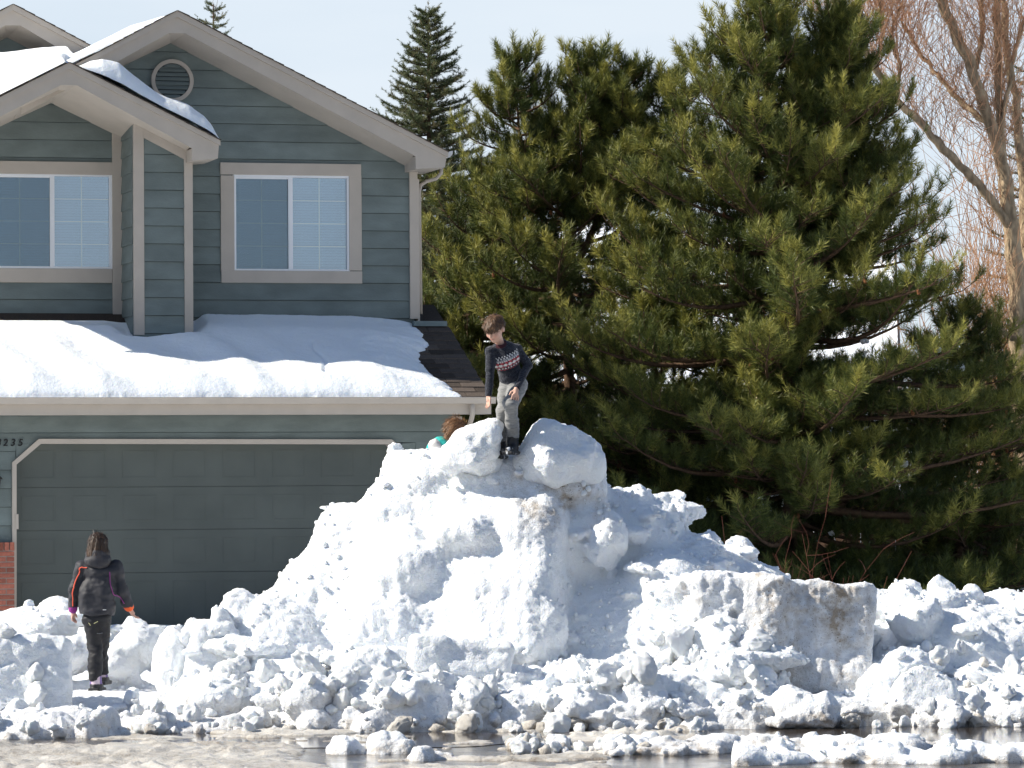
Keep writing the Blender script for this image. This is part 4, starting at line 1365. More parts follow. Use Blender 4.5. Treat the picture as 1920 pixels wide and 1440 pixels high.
def thicket(name, label, u0, u1, vtop, D, n, seed, material, spread=0.25, lean=0.0, fork=3, cat='shrub', r0=0.006, depth=1.2):
    rng = np.random.RandomState(seed)
    c = gp((u0 + u1) / 2, D)
    segs = []
    zt_ = P((u0 + u1) / 2, vtop, D)[2]
    for _ in range(n):
        u = np.clip(rng.normal((u0 + u1) / 2, (u1 - u0) * 0.27), u0 - 20, u1 + 20) if n > 100 else rng.uniform(u0, u1); p = gp(u, D) + np.array([0, rng.uniform(-depth, depth) * 0.5, 0])
        hgt = (zt_ - p[2]) * rng.uniform(0.3, 1.0) * (1.0 + 0.3 * math.sin(u * 0.03))
        q = p + np.array([rng.normal(lean, spread) * hgt * 0.35, rng.normal(0, spread) * hgt * 0.3, hgt])
        pa = curve(p, q, rng.normal(0, 0.05 * hgt, 3), 7)
        segs.append((pa, np.linspace(r0, r0 * 0.4, 7)))
        for j in range(fork):
            a = pa[rng.randint(2, 7)]; L = rng.uniform(0.12, 0.30) * hgt
            d = unit(np.array([rng.normal(lean, 0.6), rng.normal(0, 0.5), rng.uniform(0.2, 1.0)]))
            segs.append((curve(a, a + d * L, rng.normal(0, 0.05 * L, 3), 4), np.linspace(r0 * 0.6, r0 * 0.3, 4)))
    V, F = tubes(segs, 3)
    o = link(name, np_mesh(name, V - c, F), material); o.location = tuple(c)
    tag(o, label, cat)
    return o
thicket('brush_thicket', 'tall orange-brown leafless brush behind the bare tree at the right edge', 1800, 2010, 330, 66.0, 330, 5, BRUSH, 0.5, fork=7, r0=0.009, depth=4)
thicket('brush_thicket', 'lower reddish brush between the large pine and the bare trunk', 1760, 1900, 500, 63.0, 130, 6, TWIG, 0.5, fork=6, r0=0.007, depth=2)
thicket('red_twig_shrub', 'small red-brown twiggy shrub poking up behind the cut snow slab', 1490, 1640, 1040, 43.6, 54, 8, mat('dark_red_twigs', (0.15, 0.050, 0.035), 0.8, 0.2), 0.9, fork=4, r0=0.0045, depth=0.6)

# ---------------------------------------------------------------- fence and neighbour house behind the trees
FENCE = mat('dark_cedar', (0.075, 0.045, 0.030), 0.9, 0.15, var=0.3, scale=6, stretch=(4, 4, 0.6), objrand=0.3)
fe = empty('board_fence', tuple(gp(1750, 63.0))); tag(fe, 'dark brown board fence low behind the right snow mound', 'fence')
f0 = np.array(fe.location)
a, bq = gp(1540, 63.5), gp(2020, 62.0)
nfb = 30
fm = MB(); fm.prism([(-0.065, 0), (0.065, 0), (0.065, 1.42), (0.03, 1.48), (-0.03, 1.48), (-0.065, 1.42)], -0.011, 0.011)
fme = fm.mesh('fence_board'); fme.materials.append(FENCE)
for k in range(nfb):
    q = a + (bq - a) * k / (nfb - 1) - f0
    o = link('fence_board', fme, None, fe); o.location = tuple(q); o.rotation_euler = (0, R(random.Random(k).uniform(-1, 1)), math.atan2(bq[1] - a[1], bq[0] - a[0]))
for hz in (0.35, 1.15):
    m = MB(); m.tube([a - f0 + [0, 0.045, hz], bq - f0 + [0, 0.045, hz]], 0.035, 4); m.build('fence_rail', FENCE, fe)

NB = 78.0
nh = empty('neighbour_house', tuple(gp(1290, NB)), R(-4)); tag(nh, 'pale neighbouring house with snowy roof glimpsed through the pines', 'house')
NWALL = mat('neighbour_wall', (0.42, 0.43, 0.43), 0.8, 0.2, var=0.06, scale=2)
NROOF = mat('neighbour_roof', (0.20, 0.17, 0.15), 0.9, 0.2, var=0.2, scale=3)
mpx = MPX(NB)
Wd, Hw, Hr, Dp = 360 * mpx, 3.1, 6.3, 8.0
m = MB(); m.box((-Wd, 0, 0), (Wd, Dp, Hw)); m.build('wall', NWALL, nh)
m = MB(); m.loft([(-Wd - .4, -0.5, Hw - 0.1), (-Wd - .4, Dp / 2, Hr), (-Wd - .4, Dp + 0.5, Hw - 0.1), (-Wd - .4, Dp + .5, Hw + .05), (-Wd - .4, Dp / 2, Hr + .15), (-Wd - .4, -0.5, Hw + .05)],
                 [(Wd + .4, -0.5, Hw - 0.1), (Wd + .4, Dp / 2, Hr), (Wd + .4, Dp + 0.5, Hw - 0.1), (Wd + .4, Dp + .5, Hw + .05), (Wd + .4, Dp / 2, Hr + .15), (Wd + .4, -0.5, Hw + .05)])
m.build('roof', NROOF, nh)
m = MB(); m.loft([(-Wd - .35, -0.45, Hw + .054), (-Wd - .35, Dp / 2 - .1, Hr + .12), (-Wd - .35, Dp / 2 - .2, Hr + .3), (-Wd - .35, -0.40, Hw + .22)],
                 [(Wd + .35, -0.45, Hw + .054), (Wd + .35, Dp / 2 - .1, Hr + .12), (Wd + .35, Dp / 2 - .2, Hr + .3), (Wd + .35, -0.40, Hw + .22)])
m.build('roof_snow', SNOWR, nh)
for k in range(5):
    x = -Wd + 1.2 + k * (2 * Wd - 2.4) / 4
    w_ = empty('window', (x, -0.02, 1.9), 0, nh)
    m = MB()
    for lo, hi in (((-.6, -.6), (.6, -.52)), ((-.6, .52), (.6, .6)), ((-.6, -.52), (-.52, .52)), ((.52, -.52), (.6, .52))):
        m.box((lo[0], -0.03, lo[1]), (hi[0], 0.015, hi[1]))
    m.build('frame', VINYL, w_)
    m = MB(); m.box((-.52, -0.005, -.52), (.52, 0.01, .52)); m.build('pane', mat('far_window', (0.10, 0.13, 0.16), 0.1), w_)

# ================================================================== snow on the roofs
def house_field(name, label, xs, ys, zf, dirt=0.0):
    """snow lying on the house, as a height surface in house coordinates"""
    me = grid_mesh(name, xs, ys, zf)
    o = link(name, me, SNOWR)
    o.location = tuple(HO); o.rotation_euler = (0, 0, YAW)
    tag(o, label, 'snow')
    return o
def sm01(x): 
    x = np.clip(x, 0, 1); return x * x * (3 - 2 * x)

# garage roof
bh_y = np.array([-0.60, -0.48, -0.3, -0.1, 0.1, 0.3, 0.55, 0.8, 1.0, 1.2, 1.45, 1.7])
bh_u = np.array([868, 862, 848, 832, 812, 797, 784, 796, 803, 797, 786, 772])
bh_x = np.array([hq(u, 680, y)[0] for u, y in zip(bh_u, bh_y)])
def z_garage(X, Y):
    q = np.stack([X, Y, 0 * X], -1)
    xb = np.interp(Y, bh_y, bh_x) + 0.05 * fbm(q * [0, 9, 0] + 3.1, 3) + 0.035 * fbm(q * 16, 2)
    e = np.clip((xb - X) / 0.75, 0, 1)
    lo = np.clip((Y - (E_HY - 0.075 + 0.018 * fbm(q * [5, 0, 0] + 9, 3))) / 0.26, 0, 1)
    xw = hq(395, 640, 1.5)[0]
    left = sm01((xw - X) / 0.25)                                   # thinner by the wall under the small gable
    wall = (1 - 0.75 * left * sm01((Y - 1.15) / 0.5)) * (1 - 0.4 * sm01((Y - 1.0) / 0.6))
    dx = np.abs(X - hq(300, 620, H_COL)[0]) - 0.40                  # melted hollow round the bay post
    post = 1 - 0.8 * np.clip(1 - np.maximum(dx, 0) / 0.22, 0, 1) * sm01((Y - 0.85) / 0.25)
    T = 0.185 + 0.03 * fbm(q * [1.1, 1.3, 0] + 4, 3)
    T = T + 0.030 * np.sin((X + 0.45 * Y) * 7.5 + 2.0 * fbm(q * [0.8, 0.5, 0], 2)) * (0.35 + 0.65 * sm01((hq(620, 690, 0.4)[0] - X) / 1.5)) * sm01((1.3 - Y) / 0.8)
    xc = hq(603, 700, 0.2)[0]
    T = T - 0.03 * np.exp(-((X - xc - 0.03 * np.sin(Y * 9)) / 0.025) ** 2) * (Y < 0.7) * (Y > -0.2)
    T = T + 0.007 * fbm(q * 9, 3) + 0.003 * fbm(q * 30, 2)
    T = T * np.sqrt(e) * np.sqrt(lo) * wall * post
    edge = (e <= 0.0) | (lo <= 0.0)
    return zroof(Y) + np.where(edge, -0.014, T + 0.002)
house_field('roof_snow', 'thick sunlit snow blanket on the garage roof, partly in blue shade',
            np.arange(gx0, bh_x.max() + 0.25, 0.022), np.arange(E_HY - 0.10, H_MAIN - 0.03, 0.022), z_garage)
# right slope of the small gable
su = np.array([129, 140, 150, 170, 190, 222, 250, 300, 350, 380, 395, 404, 411])
sT = np.array([0.0, 0.03, 0.08, 0.20, 0.29, 0.33, 0.27, 0.23, 0.27, 0.24, 0.17, 0.06, 0.0])
sx = np.array([hq(u, 190, 1.0)[0] for u in su])
def z_small(X, Y):
    q = np.stack([X, Y, 0 * X], -1)
    base = SG[0][1] + (SG[1][1] - SG[0][1]) * (X - SG[0][0]) / (SG[1][0] - SG[0][0])
    T = np.interp(X, sx, sT) * (1 + 0.12 * fbm(q * 2.2 + 8, 3)) + 0.010 * fbm(q * 9, 3)
    fr = np.sqrt(np.clip((Y - (H_SF + 0.0)) / 0.22, 0, 1))
    T = T * fr
    return base + np.where((fr <= 0) | (np.interp(X, sx, sT) <= 0.0), -0.02, np.maximum(T, 0.0) + 0.012)
house_field('roof_snow', 'blue shaded snow drift on the right slope of the small gable',
            np.arange(sx[0] + 0.02, sx[-1] - 0.005, 0.02), np.arange(H_SF + 0.01, H_MAIN - 0.03, 0.02), z_small)
# left slopes and the valley between the gables
xa_, xap = hq(-195, 180, 0.74)[0], hq(300, 40, 1.2)[0]
bku = np.array([-160, -60, 0, 60, 110, 150, 200, 320]); bkv = np.array([108, 104, 101, 94, 90, 87, 84, 80])
bkx = np.array([hq(u, v, 3.3)[0] for u, v in zip(bku, bkv)]); bkz = np.array([hq(u, v, 3.3)[1] for u, v in zip(bku, bkv)])
def z_valley(X, Y):
    q = np.stack([X, Y, 0 * X], -1)
    sl = (SG[0][1] - SG[2][1]) / (SG[0][0] - SG[2][0])
    front = SG[0][1] - np.abs(X - SG[0][0]) * sl
    fr = np.sqrt(np.clip((Y - (H_SF - 0.01)) / 0.35, 0, 1))
    t = sm01((Y - 0.74) / 2.56)
    back = np.interp(X, bkx, bkz)
    z = front + 0.012 + 0.13 * fr * (1 - t) + (back - front) * t + 0.015 * fbm(q * 3, 3) * fr
    return np.where((X > SG[0][0] - 0.02) & (Y < 1.2), front - 0.03, z)
house_field('roof_snow', 'bright white snow filling the valley between the two left gables',
            np.arange(xa_, SG[0][0] + 0.30, 0.03), np.arange(H_SF + 0.0, 3.6, 0.03), z_valley)
def z_main(X, Y):
    q = np.stack([X, Y, 0 * X], -1)
    ml = MG[0][1] - np.abs(X - MG[0][0]) * slope
    T = 0.09 * np.clip((MG[0][0] - 0.14 - X) / 0.35, 0, 1) ** 0.6 * np.sqrt(np.clip((Y - 1.14) / 0.4, 0, 1)) * (1 + .2 * fbm(q * 2.5, 2))
    return ml + np.where(T > 0.0, T + 0.02, -0.02)
house_field('roof_snow', 'thin bright strip of snow on the left slope of the main gable',
            np.arange(MG[2][0] + 0.1, MG[0][0] - 0.1, 0.03), np.arange(1.14, 3.8, 0.03), z_main)

def upx(V):
    q = (V - CAM) @ CR
    return 960 - q[:, 0] / q[:, 2] * FOC, 720 + q[:, 1] / q[:, 2] * FOC
# ================================================================== ploughed snow
def finish(name, V, F, material, label, cat='snow', group=None, dirt=None, fine=0.010, origin=None, kind=None, seed=0.0):
    V, F = biggest(V, F)
    N = vnormals(V, F)
    d = 2.6 * fine * (0.18 - np.abs(fbm(V * 11.0 + seed, 3))) + 1.3 * fine * (0.2 - np.abs(fbm(V * 27.0 + seed, 2))) + 0.5 * fine * fbm(V * 50.0 + seed, 2)
    V = V + N * d[:, None]
    o0 = np.array(origin if origin is not None else [V[:, 0].mean(), V[:, 1].mean(), V[:, 2].min()])
    me = np_mesh(name, V - o0, F)
    if dirt is not None: set_float(me, 'dirt', np.clip(dirt(V, N), 0, 1))
    o = link(name, me, material); o.location = tuple(o0)
    if label: tag(o, label, cat, group, kind)
    return o

def el(fd, u, v, D, ru, rv, rd, yaw=0, pitch=0, roll=0, k=0.10):
    s = MPX(D); fd.ell(P(u, v, D), (ru * s, rd, rv * s), rotm(R(yaw), R(pitch), R(roll)), k)
def bxx(fd, u, v, D, ru, rv, rd, yaw=0, pitch=0, roll=0, rdn=0.12, k=0.08):
    s = MPX(D); fd.box(P(u, v, D), (ru * s, rd, rv * s), rotm(R(yaw), R(pitch), R(roll)), rdn, k)

def rubble(fd, n, rng, mask, smin, smax, k=0.012, front=True):
    """lumps half buried in the surface"""
    idx = np.nonzero(np.abs(fd.S) < fd.h * 0.9)
    p = np.stack([fd.lo[i] + fd.h * idx[i] for i in range(3)], -1)
    w = mask(p)
    ok = rng.rand(len(p)) < w
    p = p[ok]
    if not len(p): return
    # favour the side the street sees
    sel = rng.choice(len(p), min(n, len(p)), replace=False)
    for i in sel:
        r = smin * (smax / smin) ** (rng.rand() ** 2.2)
        sq = rng.uniform(0.75, 1.25, 3) if rng.rand() < 0.5 else np.array([rng.uniform(1.1, 1.7), rng.uniform(0.8, 1.3), rng.uniform(0.45, 0.75)])
        fd.rock(p[i] + rng.normal(0, r * 0.25, 3) + np.array([0, 0.05 * r, -0.05 * r]), r, rng, sq, k, nf=8)

def crumble(fd, a1=0.045, s1=4.2, a2=0.014, s2=10.0, mask=None, seed=0.0):
    def fn(p):
        w = worley(p * s1 + 0.35 * vnoise(p * 6.0)[..., None], seed)
        w2 = worley(p * s2, seed + 5)
        d = 0.55 * a1 * (w - 0.48) + 0.5 * a2 * (w2 - 0.5) + 0.04 * fbm(p * 2.6, 3, 0.5, seed) + 1.6 * a1 * (np.abs(fbm(p * s1 * 0.9, 3, 0.55, seed + 3)) - 0.15) + 1.2 * a2 * (np.abs(fbm(p * s2, 3, 0.55, seed + 9)) - 0.15)
        m = 1.0 if mask is None else mask(p)
        m = m * (0.25 + 0.65 * sm01(0.5 + 1.5 * vnoise(p * 0.95 + seed)))
        return (d * m).astype(np.float32)
    fd.band(fn, 0.16)

def dirt_fn(base_h=0.22, spots=0.25, seed=0.0, amount=0.8):
    def fn(V, N):
        n1 = fbm(V * 2.1 + seed, 4); n2 = fbm(V * 7.0 + seed, 3)
        low = np.clip((base_h - V[:, 2] + 0.10 * n1) / base_h, 0, 1) * amount * 0.7
        sp = np.clip((n1 + 0.6 * n2 - 0.42) * 2.2, 0, 1) * spots
        return low + sp
    return fn

# ---------------------------------------------------------------- tall mound
rng = np.random.RandomState(5)
fd = Field((P(360, 0, 42)[0], 39.5, -0.08), (P(1480, 0, 43)[0], 45.0, 2.95), 0.0245)
el(fd, 900, 1330, 43.0, 380, 320, 1.1, k=0.2)
el(fd, 1200, 1290, 42.9, 300, 235, 1.5, k=0.2)
el(fd, 760, 1360, 41.3, 330, 130, 1.35, k=0.15)
el(fd, 1150, 1350, 41.3, 300, 112, 1.2, k=0.2)
el(fd, 560, 1330, 41.9, 200, 118, 1.1, k=0.2)
el(fd, 520, 1215, 42.3, 125, 105, 0.8, k=0.15)
el(fd, 595, 1125, 42.6, 85, 85, 0.6, k=0.15)
el(fd, 1330, 1320, 41.15, 130, 95, 0.55, k=0.12)
el(fd, 1430, 1350, 40.9, 110, 42, 0.5, k=0.10)
# the broad scraped face, leaning back and turned a little to the sun
nf_ = rotm(R(-20), R(-33)) @ np.array([0, -1.0, 0])
fd.box(P(835, 1068, 41.78) - nf_ * 0.75, (1.10, 0.75, 1.02), rotm(R(-20), R(-33), R(-3)), 0.26, 0.12)
el(fd, 985, 1000, 42.05, 75, 60, 0.35, k=0.12); el(fd, 890, 1000, 42.0, 80, 40, 0.32, k=0.12); el(fd, 760, 1075, 41.9, 70, 55, 0.3, k=0.15)
el(fd, 930, 1130, 41.65, 90, 60, 0.28, k=0.15); el(fd, 1020, 1180, 41.5, 45, 60, 0.3, k=0.12); el(fd, 720, 1180, 41.7, 80, 60, 0.4, k=0.15)
bxx(fd, 690, 1130, 42.55, 120, 140, 0.6, -34, -30, 10, 0.22, 0.15)
bxx(fd, 885, 908, 42.9, 155, 42, 0.55, -6, -6, 2, 0.16, 0.08)
bxx(fd, 880, 950, 42.75, 160, 80, 0.55, -16, -24, 3, 0.2, 0.15)
el(fd, 740, 960, 42.75, 70, 60, 0.5, k=0.12)
el(fd, 795, 905, 42.65, 62, 50, 0.40, k=0.06)
el(fd, 1050, 915, 42.5, 88, 42, 0.42, k=0.08)
bxx(fd, 1050, 935, 42.75, 78, 72, 0.45, 12, -8, 0, 0.14, 0.08)
el(fd, 1105, 950, 43.0, 50, 60, 0.4)
el(fd, 1095, 1015, 42.55, 70, 75, 0.5, k=0.15)
el(fd, 652, 998, 42.85, 60, 58, 0.5, k=0.08)
el(fd, 690, 985, 42.95, 60, 35, 0.4, k=0.08)
el(fd, 625, 1050, 42.7, 42, 70, 0.45, k=0.08)
el(fd, 580, 1090, 42.55, 40, 45, 0.4, k=0.06)
el(fd, 530, 1150, 42.4, 60, 42, 0.5, k=0.06)
el(fd, 445, 1150, 42.0, 38, 46, 0.30, k=0.04)
el(fd, 490, 1165, 42.1, 55, 48, 0.45, k=0.06)
el(fd, 1180, 1070, 43.2, 115, 150, 0.8, k=0.12)
el(fd, 1148, 965, 43.1, 48, 45, 0.35, k=0.05)
el(fd, 1195, 942, 43.15, 33, 32, 0.3, k=0.04)
el(fd, 1245, 990, 43.2, 42, 48, 0.4, k=0.06)
el(fd, 1300, 1080, 43.1, 80, 80, 0.6, k=0.10)
el(fd, 1390, 1125, 42.9, 105, 75, 0.6, k=0.10)
el(fd, 1250, 1120, 42.4, 100, 90, 0.6, k=0.12)
el(fd, 1330, 1020, 43.2, 22, 24, 0.2, k=0.03)
el(fd, 1385, 1050, 43.1, 34, 46, 0.33, k=0.05)
el(fd, 1432, 1115, 43.1, 42, 40, 0.35, k=0.05)
# the flat scraped face stays smoother than the rubble around it
fc = P(840, 1060, 42.2)
def face_m(p):
    d = np.maximum(np.abs(p[..., 0] - fc[0] + 0.25 * (p[..., 2] - fc[2])) / 1.12, np.abs(p[..., 2] - fc[2]) / 0.82) + 0.10 * vnoise(p * 3.0)
    return 0.42 + 0.58 * sm01((d - 0.72) / 0.3)
def m_low(p):
    return np.clip(1.15 - p[:, 2] / 0.75, 0.02, 1) * (p[:, 1] < 43.2) * (face_m(p) > 0.6)
def m_right(p):
    x0 = P(1065, 0, 42.3)[0]
    return ((p[:, 0] > x0) & (p[:, 1] < 43.6)) * 0.9
rubble(fd, 190, rng, m_low, 0.07, 0.36, 0.012)
rubble(fd, 90, rng, m_right, 0.05, 0.26, 0.012)
rubble(fd, 60, rng, lambda p: ((p[:, 2] > 1.5) & (np.abs(face_m(p)) > 0.8)) * 1.0, 0.03, 0.12)
crumble(fd, mask=face_m, seed=1.3)
# vertical scrape streaks in the lit face
fd.band(lambda p: ((1 - face_m(p)) * (0.07 * fbm(p * [5.5, 2.0, 1.2] + 2.0, 4) + 0.09 * fbm(p * 2.2 + 5.0, 3))).astype(np.float32), 0.12)
V, F = fd.surf()
def mound_dirt(V, N):
    d = dirt_fn(0.42, 0.36, 2.0, 0.55)(V, N)
    c = P(1040, 930, 42.3)
    d += 0.85 * np.exp(-(((V[:, 0] - c[0]) / 0.5) ** 2 + ((V[:, 2] - c[2]) / 0.33) ** 2)) * np.clip(0.5 + 1.3 * fbm(V * 5.5, 3), 0, 1)
    return d
mound = finish('snow_mound', V, F, SNOW, 'tall ploughed snow mound the boy in the patterned sweater stands on', 'snow pile', dirt=mound_dirt, fine=0.011)
MV = V

# ---------------------------------------------------------------- left bank
fd = Field((P(-215, 0, 42)[0], 39.0, -0.08), (P(560, 0, 43)[0], 45.0, 1.65), 0.024)
el(fd, 190, 1357, 42.2, 330, 62, 1.6, k=0.15)
el(fd, 50, 1200, 43.7, 95, 62, 0.6, k=0.10)
el(fd, -40, 1230, 43.7, 110, 75, 0.8, k=0.10)
el(fd, 118, 1165, 43.6, 32, 34, 0.28, k=0.04)
el(fd, 80, 1180, 43.5, 40, 36, 0.3, k=0.04)
el(fd, 120, 1230, 43.2, 60, 40, 0.4, k=0.06)
el(fd, 255, 1215, 43.4, 52, 44, 0.45, k=0.05)
el(fd, 215, 1245, 43.3, 50, 40, 0.45, k=0.05)
el(fd, 322, 1240, 41.9, 36, 68, 0.28, 0, 0, 6, k=0.03)
bxx(fd, 392, 1228, 41.7, 42, 62, 0.22, 18, -8, 10, 0.10, 0.03)
el(fd, 400, 1310, 41.3, 90, 50, 0.8, k=0.10)
bxx(fd, 40, 1285, 41.0, 88, 82, 0.42, 14, -16, 2, 0.12, 0.02)
el(fd, 60, 1375, 40.2, 130, 48, 0.55, k=0.08)
el(fd, 55, 1388, 39.75, 150, 46, 0.55, k=0.08)
el(fd, 165, 1388, 39.75, 70, 34, 0.4, k=0.06)
el(fd, 135, 1362, 40.2, 60, 40, 0.35, k=0.05)
el(fd, 330, 1372, 40.6, 170, 32, 0.6, k=0.08)
feet = P(181, 1292, 42.2)
def m_path(p):
    d = np.hypot((p[:, 0] - feet[0]) / 0.45, (p[:, 1] - feet[1]) / 0.5)
    U, W = upx(p)
    block = (U > -60) & (U < 350) & (W < 1318) & (p[:, 1] < 42.9)
    return np.where((d < 1) | block, 0.0, 0.8)
rubble(fd, 150, rng, lambda p: m_path(p) * (p[:, 1] < 44), 0.06, 0.20, 0.012)
def m_path3(p): return 0.25 + 0.75 * sm01((np.hypot((p[..., 0] - feet[0]) / 0.45, (p[..., 1] - feet[1]) / 0.5) - 0.7))
crumble(fd, 0.042, 4.4, 0.014, 11.0, mask=m_path3, seed=7.7)
V, F = fd.surf()
finish('snow_bank', V, F, SNOW, 'low broken snow bank around the child in the dark ski suit', 'snow pile', dirt=dirt_fn(0.40, 0.30, 6.0, 0.6))
LV = V

# ---------------------------------------------------------------- right mound
fd = Field((P(1440, 0, 42)[0], 39.6, -0.08), (P(2065, 0, 43)[0], 44.4, 1.7), 0.024)
el(fd, 1795, 1260, 42.7, 175, 135, 1.1, k=0.12)
el(fd, 1765, 1130, 42.6, 46, 28, 0.4, k=0.06)
el(fd, 1720, 1160, 42.6, 60, 30, 0.5, k=0.06)
el(fd, 1900, 1200, 42.7, 120, 62, 0.8, k=0.10)
el(fd, 1780, 1345, 41.3, 150, 60, 1.0, k=0.12)
el(fd, 1688, 1262, 41.4, 44, 46, 0.34, k=0.03)
el(fd, 1900, 1335, 41.2, 130, 70, 1.0, k=0.12)
el(fd, 1640, 1330, 41.8, 50, 60, 0.5, k=0.08)
el(fd, 1570, 1345, 41.1, 110, 48, 0.6, k=0.10)
el(fd, 1640, 1240, 42.6, 40, 70, 0.5, k=0.10)
el(fd, 1760, 1290, 41.1, 40, 28, 0.25, 0, 0, 25, k=0.03)
rubble(fd, 110, rng, lambda p: (p[:, 1] < 43.2) * 0.9, 0.06, 0.30, 0.012)
crumble(fd, 0.042, 4.4, 0.014, 11.0, seed=13.1)
V, F = fd.surf()
finish('snow_mound', V, F, SNOW, 'lower broken snow mound at the right edge beyond the cut slab', 'snow pile', dirt=dirt_fn(0.35, 0.22, 11.0, 0.6))
RV = V

# ---------------------------------------------------------------- cut slab
fd = Field((P(1255, 0, 41.6)[0], 40.8, -0.05), (P(1665, 0, 41.6)[0], 42.6, 1.55), 0.018)
bxx(fd, 1455, 1198, 41.7, 172, 108, 0.45, 4, -6, 4, 0.10, 0.0)
bxx(fd, 1375, 1175, 41.66, 92, 92, 0.45, -3, -8, 3, 0.12, 0.10)
el(fd, 1320, 1100, 41.75, 60, 24, 0.40, k=0.05); el(fd, 1420, 1104, 41.75, 55, 22, 0.40, k=0.05)
el(fd, 1520, 1112, 41.75, 60, 14, 0.35, k=0.03); el(fd, 1590, 1128, 41.7, 38, 20, 0.33, k=0.03)
for u in (1375, 1462, 1553):
    a, b_ = P(u, 1155, 41.24), P(u - 18, 1285, 41.24)
    ba = b_ - a; L = float(ba @ ba)
    def fn(p, a=a, ba=ba, L=L):
        t = np.clip(((p - a) @ ba) / L, 0, 1)
        return (np.linalg.norm((p - a - t[..., None] * ba) * [1, 0.7, 1], axis=-1) - 0.026)
    fd.add(fn, (a + b_) / 2, np.abs(ba) / 2 + 0.06, cut=True)
def slab_m(p):
    return 0.35 + 0.65 * sm01((p[..., 2] - P(1450, 1160, 41.6)[2]) / 0.2)
fd.band(lambda p: (0.13 * fbm(p * 1.7, 3, 0.5, 3.3) + 0.03 * fbm(p * [7, 7, 2.0], 3)).astype(np.float32), 0.25)
crumble(fd, 0.045, 4.5, 0.028, 11.0, mask=slab_m, seed=21.0)
V, F = fd.surf()
def slab_dirt_shade(V, N):  # real dirt and stains, plus shade of the upright street face painted in
    x0 = P(1455, 1190, 41.4)
    n1 = fbm(V * [4.0, 4, 1.6] + 3, 4); n2 = fbm(V * 9, 3)
    d = np.clip(0.30 + 0.60 * (n1 + 0.35), 0, 1) * 0.72
    c1 = P(1575, 1200, 41.3)
    d += 0.75 * np.exp(-((V[:, 0] - c1[0]) / 0.10) ** 2) * np.clip(0.3 + 1.8 * fbm(V * [5, 5, 3] + 9, 3), 0, 1)
    d += np.clip((n1 + n2 - 0.55) * 2, 0, 1) * 0.45
    return d * np.clip(-N[:, 1] * 1.5, 0.2, 1)
finish('snow_slab', V, F, SNOW, 'long upright slab of dirty snow with scraped vertical grooves', 'snow block', dirt=slab_dirt_shade, fine=0.007)

# ---------------------------------------------------------------- single boulders
def boulder(name, label, parts, seed, h=0.018, a1=0.035, group=None, dirt=None, mat_=None, ext=None):
    us = np.array([q[0] - q[3] for q in parts] + [q[0] + q[3] for q in parts]); D = parts[0][2]
    vs = np.array([q[1] - q[4] for q in parts] + [q[1] + q[4] for q in parts])
    dmin = min(q[2] - q[5] for q in parts) - 0.12; dmax = max(q[2] + q[5] for q in parts) + 0.12
    lo = P(us.min() - 14, vs.max() + 14, D); hi = P(us.max() + 14, vs.min() - 14, D)
    fdd = Field((lo[0], dmin, lo[2]), (hi[0], dmax, hi[2]), h)
    for q in parts:
        kind = q[6]
        if kind == 'e': el(fdd, *q[:6], *(q[7] if len(q) > 7 else ()), k=0.06)
        else: bxx(fdd, *q[:6], *(q[7] if len(q) > 7 else ()), rdn=min(q[3], q[4]) * MPX(q[2]) * 0.55, k=0.06)
    crumble(fdd, a1, 4.2, 0.016, 10.0, seed=seed)
    fdd.band(lambda p: (0.10 * fbm(p * 2.3, 2, 0.5, seed * 1.7)).astype(np.float32), 0.3)
    V, F = fdd.surf()
    return finish(name, V, F, mat_ or SNOW, label, 'snow block', group, dirt or dirt_fn(0.1, 0.08, seed), fine=0.006)
boulder('snow_boulder', 'rounded snow boulder on top of the mound, left of the boy', [(893, 838, 42.2, 44, 42, 0.28, 'b', (10, -8, -12)), (905, 858, 42.3, 50, 40, 0.28, 'e'), (862, 855, 42.2, 34, 36, 0.26, 'e')], 3.0, a1=0.05)
boulder('snow_boulder', 'largest rounded snow boulder on top, right of the boy',
        [(1035, 850, 42.35, 58, 70, 0.38, 'e', (0, 0, -8)), (1075, 865, 42.4, 60, 52, 0.38, 'e', (0, 0, 28)), (1030, 880, 42.35, 58, 44, 0.38, 'e')], 9.0, a1=0.07)
boulder('snow_slab', 'smooth flat snow slab lying at the foot of the tall mound', [(865, 1240, 40.85, 98, 40, 0.30, 'b', (4, -12, 5))], 15.0, a1=0.035)
boulder('snow_boulder', 'smooth shaded snow boulder below the left end of the dirty slab', [(1280, 1322, 40.7, 78, 48, 0.32, 'b', (8, -10, 14))], 19.0, a1=0.07)
boulder('snow_boulder', 'upright angular snow boulder leaning on the dirty slab', [(1362, 1262, 40.95, 36, 46, 0.20, 'b', (-14, -8, 12)), (1405, 1296, 40.9, 44, 38, 0.22, 'b', (10, 0, -8))], 25.0, a1=0.03)
boulder('snow_boulder', 'lumpy wet snow boulder at the puddle edge below the slab', [(1478, 1325, 40.25, 46, 42, 0.24, 'e', (0, 0, 14)), (1530, 1338, 40.2, 42, 34, 0.24, 'e'), (1500, 1350, 40.15, 70, 22, 0.24, 'e')], 29.0, a1=0.05, dirt=dirt_fn(0.24, 0.3, 4.0))

